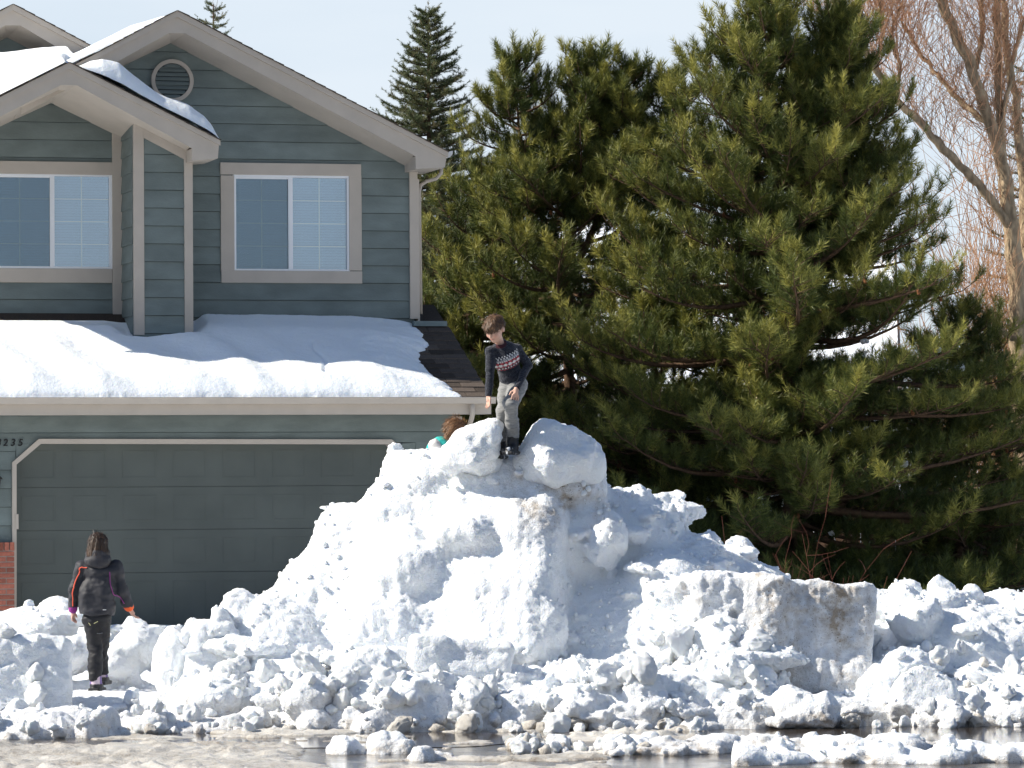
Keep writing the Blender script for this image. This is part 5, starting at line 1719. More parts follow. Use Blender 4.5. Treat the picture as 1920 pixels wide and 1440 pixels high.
# ---------------------------------------------------------------- loose chunks (countable)
CH = []
for s_ in range(9):
    r_ = np.random.RandomState(100 + s_)
    f_ = Field((-1.35, -1.35, -1.35), (1.35, 1.35, 1.35), 0.10)
    f_.rock((0, 0, 0), 1.0, r_, r_.uniform(0.75, 1.1, 3), nf=8)
    if s_ % 2: f_.rock(r_.normal(0, 0.45, 3), 0.6, r_, (1, 1, 1), k=0.1)
    f_.band(lambda p: (0.06 * (worley(p * 1.9, s_ * 3.0) - 0.5) + 0.28 * (np.abs(fbm(p * 1.3, 4, .55, s_)) - 0.15) + 0.06 * fbm(p * 2.6, 3, .5, s_)).astype(np.float32), 0.5)
    V, F = f_.surf()
    N = vnormals(V, F); V = V + N * (0.075 * fbm(V * 4 + s_, 3))[:, None]
    for dv, mt in ((0.0, SNOW), (0.30, SLUSH)):
        me = np_mesh('snow_chunk', V, F); me.materials.append(mt)
        set_float(me, 'dirt', np.clip(dv * (0.5 + fbm(V * 1.3 + 3 * s_, 3)) + np.clip(-V[:, 2], 0, 1) * dv * 0.5, 0, 1))
        CH.append(me)
PEND, CRUMB = [], []
def chunk(p, r, rng, place, group, dirty=False, always=False):
    """individual chunk when it is big enough to pick apart, otherwise a crumb of the rubble"""
    if r < 0.068 and not always:
        CRUMB.append((p, r, dirty)); return
    me = CH[2 * rng.randint(0, 9) + (1 if dirty else 0)]
    o = link('snow_chunk', me)
    o.location = tuple(p)
    o.rotation_euler = tuple(rng.uniform(0, 6.28, 3))
    o.scale = (r * rng.uniform(.85, 1.35), r * rng.uniform(.8, 1.2), r * rng.uniform(.5, 1.0))
    PEND.append((o, r, dirty, place, group))
PLACES_M = [(640, 'left of the flat slab under the tall mound'), (860, 'below the left half of the flat slab'), (1010, 'below the right half of the flat slab'), (1100, 'close right of the flat slab'),
            (1180, 'on the shaded slope beside the scraped face'), (1260, 'on the shaded slope above the smooth boulder'), (1340, 'below the left end of the dirty slab'), (3000, 'in front of the dirty slab')]
PLACES_S = [(1130, 'in the nook right of the scraped face')] + PLACES_M[4:]
PLACES_L = [(60, 'at the left picture edge of the bank'), (130, 'below the blocky lump left of the walking child'), (260, 'near the feet of the walking child'), (350, 'in the bank right of the walking child'), (3000, 'between the walking child and the tall mound')]
PLACES_R = [(1690, 'between the dirty slab and the right mound'), (1780, 'on the left flank of the right mound'), (1860, 'on the front of the right mound'), (3000, 'at the right picture edge of the right mound')]
PLACES_W = [(330, 'on the water line below the walking child'), (480, 'on the water line left of the touching pair'), (640, 'on the water line behind the touching pair'), (800, 'on the water line below the flat slab'), (960, 'on the water line under the tall mound'), (1120, 'on the water line behind the short ridge'), (1330, 'on the water line below the smooth boulder'),
            (1650, 'at the near corner of the wide puddle'), (1780, 'at the far edge of the wide puddle'), (3000, 'where the wide puddle meets the right edge')]
ORD = ['first', 'second', 'third', 'fourth', 'fifth', 'sixth', 'seventh', 'eighth', 'ninth', 'tenth', 'eleventh', 'twelfth', 'thirteenth', 'fourteenth', 'fifteenth', 'sixteenth']
def flush_chunks():
    by = {}
    for o, r, dirty, place, group in PEND:
        u = float(upx(np.array([o.location]))[0][0])
        ph = place if isinstance(place, str) else next(t for lim, t in place if u < lim)
        size = 'small' if r < 0.09 else ('middling' if r < 0.125 else 'large')
        key = size + (' beige slushy lump ' if dirty else ' white snow chunk ') + ph
        by.setdefault((key, group), []).append((u, o))
    for (key, group), lst in by.items():
        lst.sort(key=lambda t: t[0])
        for i, (u, o) in enumerate(lst):
            lab = key if len(lst) == 1 else key + ', ' + ORD[min(i, 15)] + ' from left'
            tag(o, lab, 'snow chunk', group)
def scatter(V, mask, n, smin, smax, place, group, dirty=0.0, seed=1):
    r_ = np.random.RandomState(seed)
    c = V[mask(V)]
    if len(c) == 0: return
    for i in r_.choice(len(c), min(n, len(c)), replace=False):
        r = smin * (smax / smin) ** (r_.rand() ** 1.8)
        chunk(c[i] + np.array([0, -0.15 * r, 0.30 * r]), r, r_, place, group, r_.rand() < dirty)
pxx = lambda u: P(u, 0, 41)[0]
def clear_path(V):
    U, W = upx(V); return ~((U > 112) & (U < 300) & (W < 1322))
scatter(MV, lambda V: (V[:, 1] < 41.6) & (V[:, 2] < 0.55) & (V[:, 2] > 0.08) & (V[:, 0] < pxx(1060)) & (face_m(V) > 0.6), 44, 0.055, 0.20, PLACES_M, 'loose chunks at the foot of the tall mound', 0.0, 2)
scatter(MV, lambda V: (V[:, 1] < 42.4) & (V[:, 2] < 1.0) & (V[:, 2] > 0.1) & (V[:, 0] > pxx(1065)), 32, 0.055, 0.18, PLACES_S, 'loose chunks on the shaded slope', 0.0, 3)
scatter(LV, lambda V: (V[:, 1] < 41.5) & (V[:, 2] > 0.05) & (V[:, 2] < 0.5) & (V[:, 0] > pxx(230)) & clear_path(V), 30, 0.045, 0.14, PLACES_L, 'loose chunks in the left bank', 0.0, 4)
scatter(LV, lambda V: (V[:, 1] < 41.0) & (V[:, 2] > 0.02) & (V[:, 0] < pxx(215)) & clear_path(V), 30, 0.045, 0.13, PLACES_L, 'loose chunks in the left bank', 0.0, 5)
scatter(RV, lambda V: (V[:, 1] < 42.2) & (V[:, 2] > 0.05) & (V[:, 2] < 0.8) & (V[:, 0] > pxx(1640)), 40, 0.045, 0.14, PLACES_R, 'loose chunks on the right mound', 0.05, 6)
# melting lumps along the water line
r_ = np.random.RandomState(9)
for k in range(90):
    u = r_.uniform(225, 1330); D = 40.15 + r_.uniform(-0.35, 0.25) - 0.25 * math.exp(-((u - 1150) / 180) ** 2)
    r = r_.uniform(0.03, 0.085) if r_.rand() < 0.8 else r_.uniform(0.08, 0.14)
    q = P(u, 1370, D); q[2] = r * 0.45
    chunk(q, r, r_, PLACES_W, 'melting lumps along the water line', r_.rand() < 0.22)
for k in range(18):
    u = r_.uniform(1560, 1960); D = 40.35 + r_.uniform(-0.4, 0.3)
    r = r_.uniform(0.03, 0.13); q = P(u, 1370, D); q[2] = r * 0.45
    chunk(q, r, r_, PLACES_W, 'melting lumps along the water line', r_.rand() < 0.35)
# clumps lying in the street
boulder('snow_boulder', 'white snow lump in the street, left one of a touching pair', [(655, 1410, 36.9, 36, 30, 0.17, 'e'), (640, 1420, 36.8, 24, 22, 0.14, 'e')], 41.0, a1=0.06, dirt=dirt_fn(0.16, 0.3, 3.0))
boulder('snow_boulder', 'white snow lump in the street, right one of a touching pair', [(722, 1406, 36.95, 34, 34, 0.17, 'e', (0, 0, 20)), (745, 1422, 36.9, 24, 22, 0.14, 'e'), (700, 1426, 36.8, 26, 18, 0.14, 'e')], 43.0, a1=0.06, dirt=dirt_fn(0.16, 0.3, 8.0))
boulder('snow_boulder', 'low dirty snow lump at the bottom edge, right of the white pair', [(800, 1432, 36.0, 44, 16, 0.16, 'e'), (790, 1424, 36.0, 20, 14, 0.12, 'e')], 47.0, a1=0.06, dirt=dirt_fn(0.25, 0.5, 9.0))
for k in range(46):
    t = r_.rand(); u = 960 + 260 * t + r_.normal(0, 16); D = 37.2 - 0.7 * t + r_.normal(0, 0.25)
    r = r_.uniform(0.035, 0.10); q = P(u, 1400, D); q[2] = r * 0.6
    chunk(q, r, r_, 'in the short ridge across the street slush', 'lumps lying in the street', r_.rand() < 0.30)
flush_chunks()
# small crumbs: nobody could count them
def ico(sub):
    t = (1 + 5 ** 0.5) / 2
    V = [(-1, t, 0), (1, t, 0), (-1, -t, 0), (1, -t, 0), (0, -1, t), (0, 1, t), (0, -1, -t), (0, 1, -t), (t, 0, -1), (t, 0, 1), (-t, 0, -1), (-t, 0, 1)]
    F = [(0, 11, 5), (0, 5, 1), (0, 1, 7), (0, 7, 10), (0, 10, 11), (1, 5, 9), (5, 11, 4), (11, 10, 2), (10, 7, 6), (7, 1, 8), (3, 9, 4), (3, 4, 2), (3, 2, 6), (3, 6, 8), (3, 8, 9), (4, 9, 5), (2, 4, 11), (6, 2, 10), (8, 6, 7), (9, 8, 1)]
    V = [np.array(v) / np.linalg.norm(v) for v in V]
    for _ in range(sub):
        mid, G = {}, []
        def m(a, b):
            k = (min(a, b), max(a, b))
            if k not in mid:
                q = V[a] + V[b]; V.append(q / np.linalg.norm(q)); mid[k] = len(V) - 1
            return mid[k]
        for a, b, c in F:
            ab, bc, ca = m(a, b), m(b, c), m(c, a)
            G += [(a, ab, ca), (b, bc, ab), (c, ca, bc), (ab, bc, ca)]
        F = G
    return np.array(V), np.array(F)
IV, IF = ico(1)
def crumbs(name, label, items, material, seed):
    r_ = np.random.RandomState(seed)
    c = np.array([q[0] for q in items]); r = np.array([q[1] for q in items])
    n = len(c)
    V = IV[None] * (1 + 0.30 * r_.uniform(-1, 1, (n, len(IV), 1))) * r_.uniform(0.7, 1.25, (n, 1, 3))
    V = V * r[:, None, None] + c[:, None]
    F = (IF[None] + (np.arange(n) * len(IV))[:, None, None]).reshape(-1, 3)
    V = V.reshape(-1, 3)
    me = np_mesh(name, V, F)
    d = dirt_fn(0.16, 0.12, 5.0)(V, V)
    set_float(me, 'dirt', np.clip(d, 0, 1))
    tag(link(name, me, material), label, 'snow', kind='stuff')
r_ = np.random.RandomState(44)
it = [(p, r) for p, r, d in CRUMB if not d]; itd = [(p, r) for p, r, d in CRUMB if d]
def spray(V, m, n, s0, s1):
    c = V[m]
    for i in r_.choice(len(c), min(n, len(c)), replace=False):
        r = s0 * (s1 / s0) ** (r_.rand() ** 1.6)
        it.append((c[i] + np.array([0, -0.2 * r, 0.35 * r]), r))
FM = face_m(MV) > 0.6
spray(MV, FM & (MV[:, 1] < 42.0) & (MV[:, 2] < 0.85) & (MV[:, 2] > 0.05), 450, 0.010, 0.04)
spray(MV, (MV[:, 1] < 43.4) & (MV[:, 0] > pxx(1065)) & (MV[:, 2] > 0.3), 260, 0.010, 0.036)
spray(MV, FM & (MV[:, 1] < 43.4) & (MV[:, 2] > 0.9), 400, 0.010, 0.035)
spray(LV, (LV[:, 1] < 43.6) & (LV[:, 2] > 0.05) & clear_path(LV), 260, 0.010, 0.036)
spray(RV, (RV[:, 1] < 43.0) & (RV[:, 2] > 0.05), 260, 0.010, 0.036)
crumbs('snow_crumbs', 'fine white snow crumbs strewn over the ploughed banks', it, SNOW, 1)
crumbs('slush_crumbs', 'small beige slush crumbs along the water line', itd, SLUSH, 2)

# ---------------------------------------------------------------- ridges and slush on the street
def ridge(label, u0, u1, v, D, amp, n, r0, r1, seed, white):
    r_ = np.random.RandomState(seed)
    xa, xb = P(u0 - 30, 0, D)[0], P(u1 + 30, 0, D)[0]
    fd = Field((xa, D - 0.95, -0.05), (xb, D + 0.95, 0.36), 0.022)
    for k in range(n):
        u = u0 + (u1 - u0) * (k + r_.rand()) / n
        c = P(u, v, D + amp * math.sin(k * 0.31 + seed) + r_.normal(0, 0.10)); c[2] = 0.02
        rr_ = r0 + (r1 - r0) * r_.rand() ** 1.5
        fd.ell(c, (rr_ * r_.uniform(1.1, 1.9), rr_ * 1.3, rr_ * r_.uniform(0.75, 1.05)), rotm(R(r_.uniform(-40, 40))), 0.05)
    c0 = P(u0, v, D + amp * math.sin(seed)); c1 = P(u1, v, D + amp * math.sin(n * 0.31 + seed))
    for k in range(30):                                            # packed snow that ties the lumps together
        t = k / 29.0; c = P(u0 + (u1 - u0) * t, v, D + amp * math.sin(t * n * 0.31 + seed)); c[2] = 0.0
        fd.ell(c, (0.22, 0.18, 0.055), None, 0.05)
    rubble(fd, 170, r_, lambda p: np.ones(len(p)) * 0.8, 0.02, 0.09)
    crumble(fd, 0.03, 7.0, 0.016, 15.0, seed=31.0 + seed)
    V, F = fd.surf()
    finish('snow_ridge', V, F, SNOW, label, 'snow pile', dirt=dirt_fn(0.16 if not white else 0.07, 0.18, 17.0, 0.95), fine=0.006)
ridge('low lumpy slush ridge crossing the street between the two puddles', 1150, 1740, 1400, 36.75, 0.18, 34, 0.06, 0.16, 3, False)
ridge('bright white snow ridge along the bottom right picture edge', 1390, 2040, 1430, 35.35, 0.14, 40, 0.07, 0.17, 5, True)

def z_slush(X, Y):
    q = np.stack([X, Y, 0 * X], -1)
    U = 960 + X / MPX(38.0)
    n = 0.8 * fbm(q * [0.6, 1.6, 0] + 2.3, 4) + 0.28 * fbm(q * [3.0, 6.0, 0], 3) - 0.36
    n = n + 0.75 * sm01((640 - U) / 160) * sm01((38.25 - Y) / 0.4)               # slush field at the left
    n = n + 0.55 * np.exp(-((U - 1180) / 170) ** 2) * np.exp(-((Y - 38.7) / 0.75) ** 2)
    n = n + 0.40 * np.exp(-((U - 1080) / 120) ** 2) * sm01((37.6 - Y) / 0.5)
    n = n + 0.42 * np.exp(-((Y - 40.05) / 0.30) ** 2)
    n = n + 0.22 * np.exp(-((U - 480) / 260) ** 2) * np.exp(-((Y - 39.3) / 0.22) ** 2)
    h = np.clip(n * 0.12, -0.02, 0.055)
    wx = 0.35 * fbm(q * [1.3, 2.2, 0] + 7, 3); wy = 0.35 * fbm(q * [1.3, 2.2, 0] + 17, 3)
    am = np.clip(0.35 + 1.1 * fbm(q * [0.9, 1.6, 0] + 31, 3), 0.0, 1.2)
    lump = am * np.clip(0.62 - worley(np.stack([(X + wx) * 3.6, (Y + wy) * 2.4, 0 * X + 0.5], -1)), 0, 1) * 0.11 + np.clip(0.55 - worley(np.stack([(X + wx) * 10, (Y + wy) * 6, 0 * X + 3.5], -1)), 0, 1) * 0.030 + 0.012 * fbm(q * 9, 3)
    h = np.where(h > 0.0, h * 0.6 + lump * sm01(h / 0.03), h)
    return np.where(h > 0.003, h + 0.006, -0.02)
me = grid_mesh('slush', np.arange(P(-40, 0, 40)[0], P(1480, 0, 38)[0], 0.025), np.arange(34.0, 39.9, 0.025), z_slush)
V = np.empty(len(me.vertices) * 3, np.float32); me.vertices.foreach_get('co', V); V = V.reshape(-1, 3)
set_float(me, 'dirt', np.clip(0.25 + 0.5 * fbm(V * 1.7, 3) + 4 * np.clip(0.03 - V[:, 2], 0, 1), 0, 1))
o = link('slush', me, SLUSH); tag(o, 'grey-brown slush spread over the wet street', 'slush', kind='stuff')

# ---------------------------------------------------------------- snow caught in the pines
r_ = np.random.RandomState(12)
def pine_snow(spots, D, label, group):
    spots = sorted(spots, key=lambda t: t[1])
    for i, (u, v) in enumerate(spots):
        me = CH[2 * r_.randint(0, 9)]
        o = link('snow_clump', me)
        o.location = tuple(P(u, v, D + r_.uniform(-0.5, 0.5)))
        s_ = r_.uniform(0.04, 0.085)
        o.scale = (s_ * r_.uniform(1, 1.7), s_, s_ * r_.uniform(0.5, 0.8)); o.rotation_euler = (0, r_.uniform(-.3, .3), r_.uniform(0, 6))
        tag(o, label + ', ' + ORD[min(i, 15)] + ' from top', 'snow', group)
pine_snow([(1570, 425), (1640, 425), (1600, 490), (1760, 655), (1800, 690), (1500, 865), (1440, 795), (1695, 870), (1500, 930), (1410, 520), (1330, 935), (1560, 1000), (1620, 640)], DB + 0.1,
          'small clump of snow caught in the large pine', 'snow clumps in the large pine')
pine_snow([(1050, 545), (990, 560), (1110, 600), (1120, 660)], DA + 0.2, 'small clump of snow caught in the round topped pine', 'snow clumps in the round pine')

# ================================================================== people
SKIN = mat('skin', (0.6, 0.36, 0.27), 0.55, 0.35, attr='Col')
CLOTH = mat('cloth', (0.1, 0.1, 0.1), 0.85, 0.2, attr='Col', bump=0.35, bscale=220, sheen=0.15)
SHELL = mat('ski_shell_cloth', (0.03, 0.03, 0.035), 0.6, 0.3, attr='Col', bump=0.25, bscale=90)
HAIR = mat('hair', (0.1, 0.05, 0.025), 0.5, 0.4, attr='Col')
RUB = mat('boot_rubber', (0.02, 0.02, 0.022), 0.45, 0.4, attr='Col')

def piece(name, fd, material, parent, o0, colf, seed=0.0, fine=0.0, fs=30.0):
    V, F = fd.surf()
    if fine:
        N = vnormals(V, F); V = V + N * (fine * fbm(V * fs + seed, 3))[:, None]
    me = np_mesh(name, V - o0, F)
    set_color(me, 'Col', colf(V))
    return link(name, me, material, parent)

def hair_blades(cap, parent, o0, comb, n, ln, seed, col, lift=0.25, w=0.0035):
    """loose strands combed over the hair, added as one part"""
    rng = np.random.RandomState(seed)
    me = cap.data
    V = np.empty(len(me.vertices) * 3, np.float32); me.vertices.foreach_get('co', V); V = V.reshape(-1, 3)
    N = np.empty(len(me.vertices) * 3, np.float32); me.vertex_normals.foreach_get('vector', N); N = N.reshape(-1, 3)
    i = rng.choice(len(V), n)
    p, nn = V[i], N[i]
    c = np.array(comb(p + o0), float)
    t = unit(c - nn * (c * nn).sum(1, keepdims=True) + rng.normal(0, 0.22, (n, 3)))
    L = (ln * rng.uniform(0.5, 1.2, n))[:, None]
    side = unit(np.cross(t, nn)) * w * 0.5
    mid = p + t * L * 0.55 + nn * L * lift * 0.5
    tip = p + t * L + nn * L * lift * 0.25
    VV = np.stack([p - side, p + side, mid + side, mid - side, tip], 1).reshape(-1, 3)
    k = np.arange(n)[:, None] * 5
    F = np.concatenate([k + [0, 1, 2], k + [0, 2, 3], k + [3, 2, 4]], 0)
    m2 = np_mesh('strands', VV, F)
    set_color(m2, 'Col', np.repeat(np.array(col)[None] * (1 + 0.45 * rng.normal(size=(n, 1))).clip(0.35, 2.2), 5, 0))
    tag(link('strands', m2, HAIR, cap), kind='stuff')

def flat_col(c, var=0.12, s=14.0):
    c = np.array(c, np.float32)
    return lambda V: c[None] * (1 + var * fbm(V * s, 3))[:, None]

def hand(fd, wrist, d, side, curl=0.5, L=0.145):
    """palm and five fingers; d: pointing direction, side: towards the thumb, palm faces cross(d, side)"""
    w = np.array(wrist); d = unit(np.array(d, float)); side = np.array(side, float)
    side = unit(side - d * (side @ d)); pn = np.cross(d, side)
    pl = L * 0.48
    fd.cap(w, w + d * pl * 0.6, 0.020, 0.024, 0.015)
    for q in (-0.5, 0.5):
        fd.cap(w + d * 0.02 + side * 0.012 * q, w + d * pl + side * 0.034 * q, 0.015, 0.012, 0.012)
    fl = (0.40, 0.46, 0.43, 0.34)
    for i, f in enumerate(fl):
        r0 = w + d * pl * 0.95 + side * (0.030 - 0.020 * i)
        a = r0 + unit(d + pn * curl * 0.5 + side * (0.10 - 0.07 * i)) * L * f * 0.55
        b_ = a + unit(d * 0.7 + pn * curl * 1.2 + side * (0.06 - 0.05 * i)) * L * f * 0.5
        fd.cap(r0, a, 0.0092, 0.0085, 0.004); fd.cap(a, b_, 0.0085, 0.0068, 0.003)
    t0 = w + d * pl * 0.28 + side * 0.020
    t1 = t0 + unit(side * 0.85 + d * 0.7 + pn * 0.25) * 0.036
    t2 = t1 + unit(side * 0.35 + d * 0.95 + pn * 0.35) * 0.032
    fd.cap(t0, t1, 0.012, 0.0105, 0.006); fd.cap(t1, t2, 0.0105, 0.0078, 0.003)

def head(fd, c, f, up, s=1.0):
    """skull, face, nose, lips, chin, ears on the axes f (looking) and up"""
    f = unit(np.array(f, float)); up = np.array(up, float); up = unit(up - f * (up @ f)); r = np.cross(f, up)
    M = np.stack([r, f, up], 1)
    def L(x, y, z): return np.array(c) + s * (r * x + f * y + up * z)
    fd.ell(L(0, -0.010, 0.025), s * np.array([0.078, 0.098, 0.088]), M, 0.02)
    fd.ell(L(0, 0.028, -0.030), s * np.array([0.062, 0.066, 0.078]), M, 0.03)
    fd.ell(L(0, 0.060, -0.088), s * np.array([0.026, 0.024, 0.022]), M, 0.03)
    fd.cap(L(0, 0.088, 0.002), L(0, 0.104, -0.030), 0.007 * s, 0.012 * s, 0.012)
    fd.ell(L(0, 0.086, -0.058), s * np.array([0.024, 0.012, 0.010]), M, 0.010)
    for q in (-1, 1):
        fd.ell(L(0.035 * q, 0.068, -0.028), s * np.array([0.022, 0.022, 0.022]), M, 0.02)
        fd.ell(L(0.033 * q, 0.096, 0.008), s * np.array([0.016, 0.012, 0.010]), M, 0.0, cut=True)
        fd.ell(L(0.033 * q, 0.083, 0.006), s * np.array([0.013, 0.012, 0.011]), M, 0.0)
        fd.ell(L(0.080 * q, -0.008, -0.010), s * np.array([0.012, 0.020, 0.030]), M, 0.006)
    return L, M

def face_color(V, L, M, c, s, skin):
    q = (V - np.array(c)) @ M / s
    C = np.tile(np.array(skin, np.float32), (len(V), 1)) * (1 + 0.06 * fbm(V * 25, 2))[:, None]
    def spot(x, y, z, rx, rz): return np.exp(-(((q[:, 0] - x) / rx) ** 2 + ((q[:, 2] - z) / rz) ** 2)) * (q[:, 1] > 0.03)
    for e in (-1, 1):
        k = spot(0.033 * e, 0, 0.007, 0.013, 0.006)[:, None]; C = C * (1 - k) + k * np.array([0.05, 0.03, 0.025])
        k = 0.75 * spot(0.034 * e, 0, 0.027, 0.020, 0.005)[:, None]; C = C * (1 - k) + k * np.array([0.16, 0.085, 0.045])
        k = 0.35 * spot(0.040 * e, 0, -0.030, 0.020, 0.018)[:, None]; C = C * (1 - k) + k * np.array([0.70, 0.26, 0.19])
    k = 0.8 * spot(0, 0, -0.058, 0.024, 0.008)[:, None]; C = C * (1 - k) + k * np.array([0.50, 0.16, 0.13])
    return C

def bounds(pts, m):
    p = np.array(pts); return p.min(0) - m, p.max(0) + m

# ---------------------------------------------------------------- the boy on the mound
D0 = 42.12
def B(u, v, d=0.0): return P(u, v, D0 + d)
J = dict(pel=B(963, 716), chest=B(946, 666, -0.12), neck=B(939, 645, -0.16), head=B(928, 616, -0.25),
         shR=B(920, 658, -0.20), elR=B(919, 694, -0.22), wrR=B(916, 742, -0.26),
         shL=B(969, 655, -0.06), elL=B(990, 685, -0.04), wrL=B(968, 729, -0.24),
         hipL=B(973, 722, 0.0), knL=B(957, 757, -0.20), anL=B(962, 814, -0.02),
         hipR=B(951, 724, 0.04), knR=B(946, 770, 0.00), anR=B(940, 822, 0.14))
boy0 = B(961, 852); boy = empty('person', tuple(boy0))
tag(boy, 'child in dark patterned sweater and grey sweatpants bending forward on top of the mound', 'person')
lo, hi = bounds(list(J.values()) + [B(930, 575, -.2), B(915, 775, -.3), B(960, 858, -.2)], 0.14)
SKc = (0.66, 0.40, 0.30)
hf, hup = (-0.46, -0.68, -0.57), (-0.22, -0.42, 0.88)
fd = Field(lo, hi, 0.0075)
fd.ell(J['chest'], (0.13, 0.085, 0.13), None, 0.03); fd.cap(J['chest'], J['pel'], 0.095, 0.10, 0.03)
fd.cap(J['neck'] + [0, 0.03, -0.03], J['head'] + [0.01, 0.03, -0.03], 0.048, 0.043, 0.02)
for s_ in 'RL':
    fd.cap(J['chest'] + [0, 0, 0.05], J['sh' + s_], 0.05, 0.042, 0.02)
    fd.cap(J['sh' + s_], J['el' + s_], 0.040, 0.032, 0.015); fd.cap(J['el' + s_], J['wr' + s_], 0.031, 0.022, 0.01)
    fd.cap(J['pel'], J['hip' + s_], 0.08, 0.07, 0.02); fd.cap(J['hip' + s_], J['kn' + s_], 0.066, 0.048, 0.02)
    fd.cap(J['kn' + s_], J['an' + s_], 0.046, 0.034, 0.015)
hand(fd, J['wrR'], (0.02, -0.10, -1), (0.5, -0.9, 0), 0.35)
hand(fd, J['wrL'], (-0.12, -0.25, -0.95), (-0.9, -0.3, 0.1), 0.25)
hL, hM = head(fd, J['head'], hf, hup, 1.11)
piece('body', fd, SKIN, boy, boy0, lambda V: face_color(V, hL, hM, J['head'], 1.11, SKc))
# hair: short, combed forward over the brow
fd = Field(J['head'] - 0.17, J['head'] + 0.17, 0.006)
fd.ell(hL(0, -0.012, 0.036), 1.11 * np.array([0.085, 0.107, 0.089]), hM, 0.02)
fd.ell(hL(0, 0.055, 0.058), 1.11 * np.array([0.068, 0.046, 0.034]), hM, 0.03)
fd.box(hL(0, 0.115, -0.090), (0.20, 0.085, 0.12), hM, 0.03, 0, cut=True)
fd.box(hL(0, 0.02, -0.140), (0.20, 0.20, 0.075), hM, 0.03, 0, cut=True)
def strands(p):
    q = (p - J['head']) @ hM
    return (0.016 * fbm(np.stack([q[..., 0] * 60, q[..., 1] * 14, q[..., 2] * 20], -1), 3)).astype(np.float32)
fd.band(strands, 0.05)
def hair_col(V):
    q = (V - J['head']) @ hM
    n = fbm(np.stack([q[:, 0] * 60, q[:, 1] * 9, q[:, 2] * 14], -1), 3)
    return np.array([0.115, 0.062, 0.032])[None] * (1 + 0.65 * n)[:, None]
hb = piece('hair', fd, HAIR, boy, boy0, hair_col)
hair_blades(hb, boy, boy0, lambda p: unit(p - hL(0, -0.05, 0.13)) * [1, 1, 1] - 0.5 * unit(np.array(hup)), 2600, 0.040, 3, (0.125, 0.068, 0.035), 0.12)
# sweater
fd = Field(lo, hi, 0.0065)
fd.ell(J['chest'] + [0, 0, -0.005], (0.152, 0.108, 0.150), rotm(R(8), 0, R(-12)), 0.03)
fd.cap(J['chest'], J['pel'] + [-0.012, 0, 0.035], 0.112, 0.118, 0.04)
fd.ell(J['pel'] + [-0.012, -0.01, 0.05], (0.135, 0.115, 0.07), None, 0.03)
fd.cap(J['neck'] + [0, 0.02, -0.045], J['neck'] + [0.004, 0.02, -0.012], 0.075, 0.060, 0.03)
for s_ in 'RL':
    fd.cap(J['chest'] + [0, 0.01, 0.07], J['sh' + s_], 0.062, 0.050, 0.03)
    fd.cap(J['sh' + s_], J['el' + s_], 0.054, 0.046, 0.02)
    fd.cap(J['el' + s_], J['wr' + s_] + (J['el' + s_] - J['wr' + s_]) * 0.06, 0.045, 0.033, 0.015)
fd.band(lambda p: (0.010 * fbm(p * [9, 9, 22.0], 3)).astype(np.float32), 0.06)
# neckline: scoop out where the neck passes
fd.ell(J['neck'] + [-0.012, -0.035, 0.035], (0.062, 0.062, 0.045), None, 0.0, cut=True)
ax_t = unit(J['pel'] - J['neck']); ax_r = unit(np.array([0.97, 0.22, 0.02]) - ax_t * (np.array([0.97, 0.22, 0.02]) @ ax_t))
def sweater_col(V):
    q = V - J['neck']
    t = q @ ax_t; s = q @ ax_r
    def segd(a, b):
        ba = b - a; k = np.clip(((V - a) @ ba) / (ba @ ba), 0, 1); return np.linalg.norm(V - a - k[:, None] * ba, axis=1)
    arm = np.minimum.reduce([segd(J['sh' + c], J['el' + c]) for c in 'RL'] + [segd(J['el' + c], J['wr' + c]) for c in 'RL'])
    tor = segd(J['chest'] + [0, -0.06, 0], J['pel']) - 0.055
    torso = (tor < arm)
    C = np.tile(np.array([0.014, 0.016, 0.025]), (len(V), 1))
    # fine pale flecks knitted into the navy ground
    w = 0.0135
    fl = (np.abs(((s / w + 0.5 * (np.floor(t / w) % 2)) % 1) - 0.5) < 0.22) & (np.abs((t / w % 1) - 0.5) < 0.24)
    fleck = fl & ((t < 0.085) | (~torso) | (t > 0.27))
    C[fleck] = [0.085, 0.09, 0.105]
    def row(t0, h, per, duty, col, ph=0.0):
        m = torso & (np.abs(t - t0) < h) & (np.abs(((s / per + ph) % 1) - 0.5) < duty)
        C[m] = col
    WH, RD, GY = [0.72, 0.70, 0.68], [0.42, 0.045, 0.065], [0.28, 0.29, 0.31]
    row(0.096, 0.006, 0.030, 0.22, WH)
    row(0.113, 0.008, 0.030, 0.27, WH, 0.5)
    row(0.132, 0.008, 0.014, 0.5, GY)
    row(0.145, 0.006, 0.022, 0.33, WH)
    row(0.163, 0.012, 0.044, 0.36, RD)
    row(0.186, 0.014, 0.5, 0.5, [0.20, 0.03, 0.045])
    row(0.186, 0.014, 0.048, 0.30, WH, 0.25)
    row(0.186, 0.004, 0.024, 0.34, WH)
    row(0.205, 0.005, 0.044, 0.36, RD)
    row(0.222, 0.008, 0.030, 0.25, [0.66, 0.58, 0.56])
    row(0.238, 0.005, 0.030, 0.24, RD, 0.5)
    col = torso & (np.linalg.norm((V - (J['neck'] + [-0.012, -0.03, 0.0])) * [1, 1, 1.2], axis=1) < 0.070) & (t < 0.022)
    C[col] = [0.055, 0.014, 0.020]
    return C * (1 + 0.15 * fbm(V * 30, 2))[:, None]
piece('sweater', fd, CLOTH, boy, boy0, sweater_col)
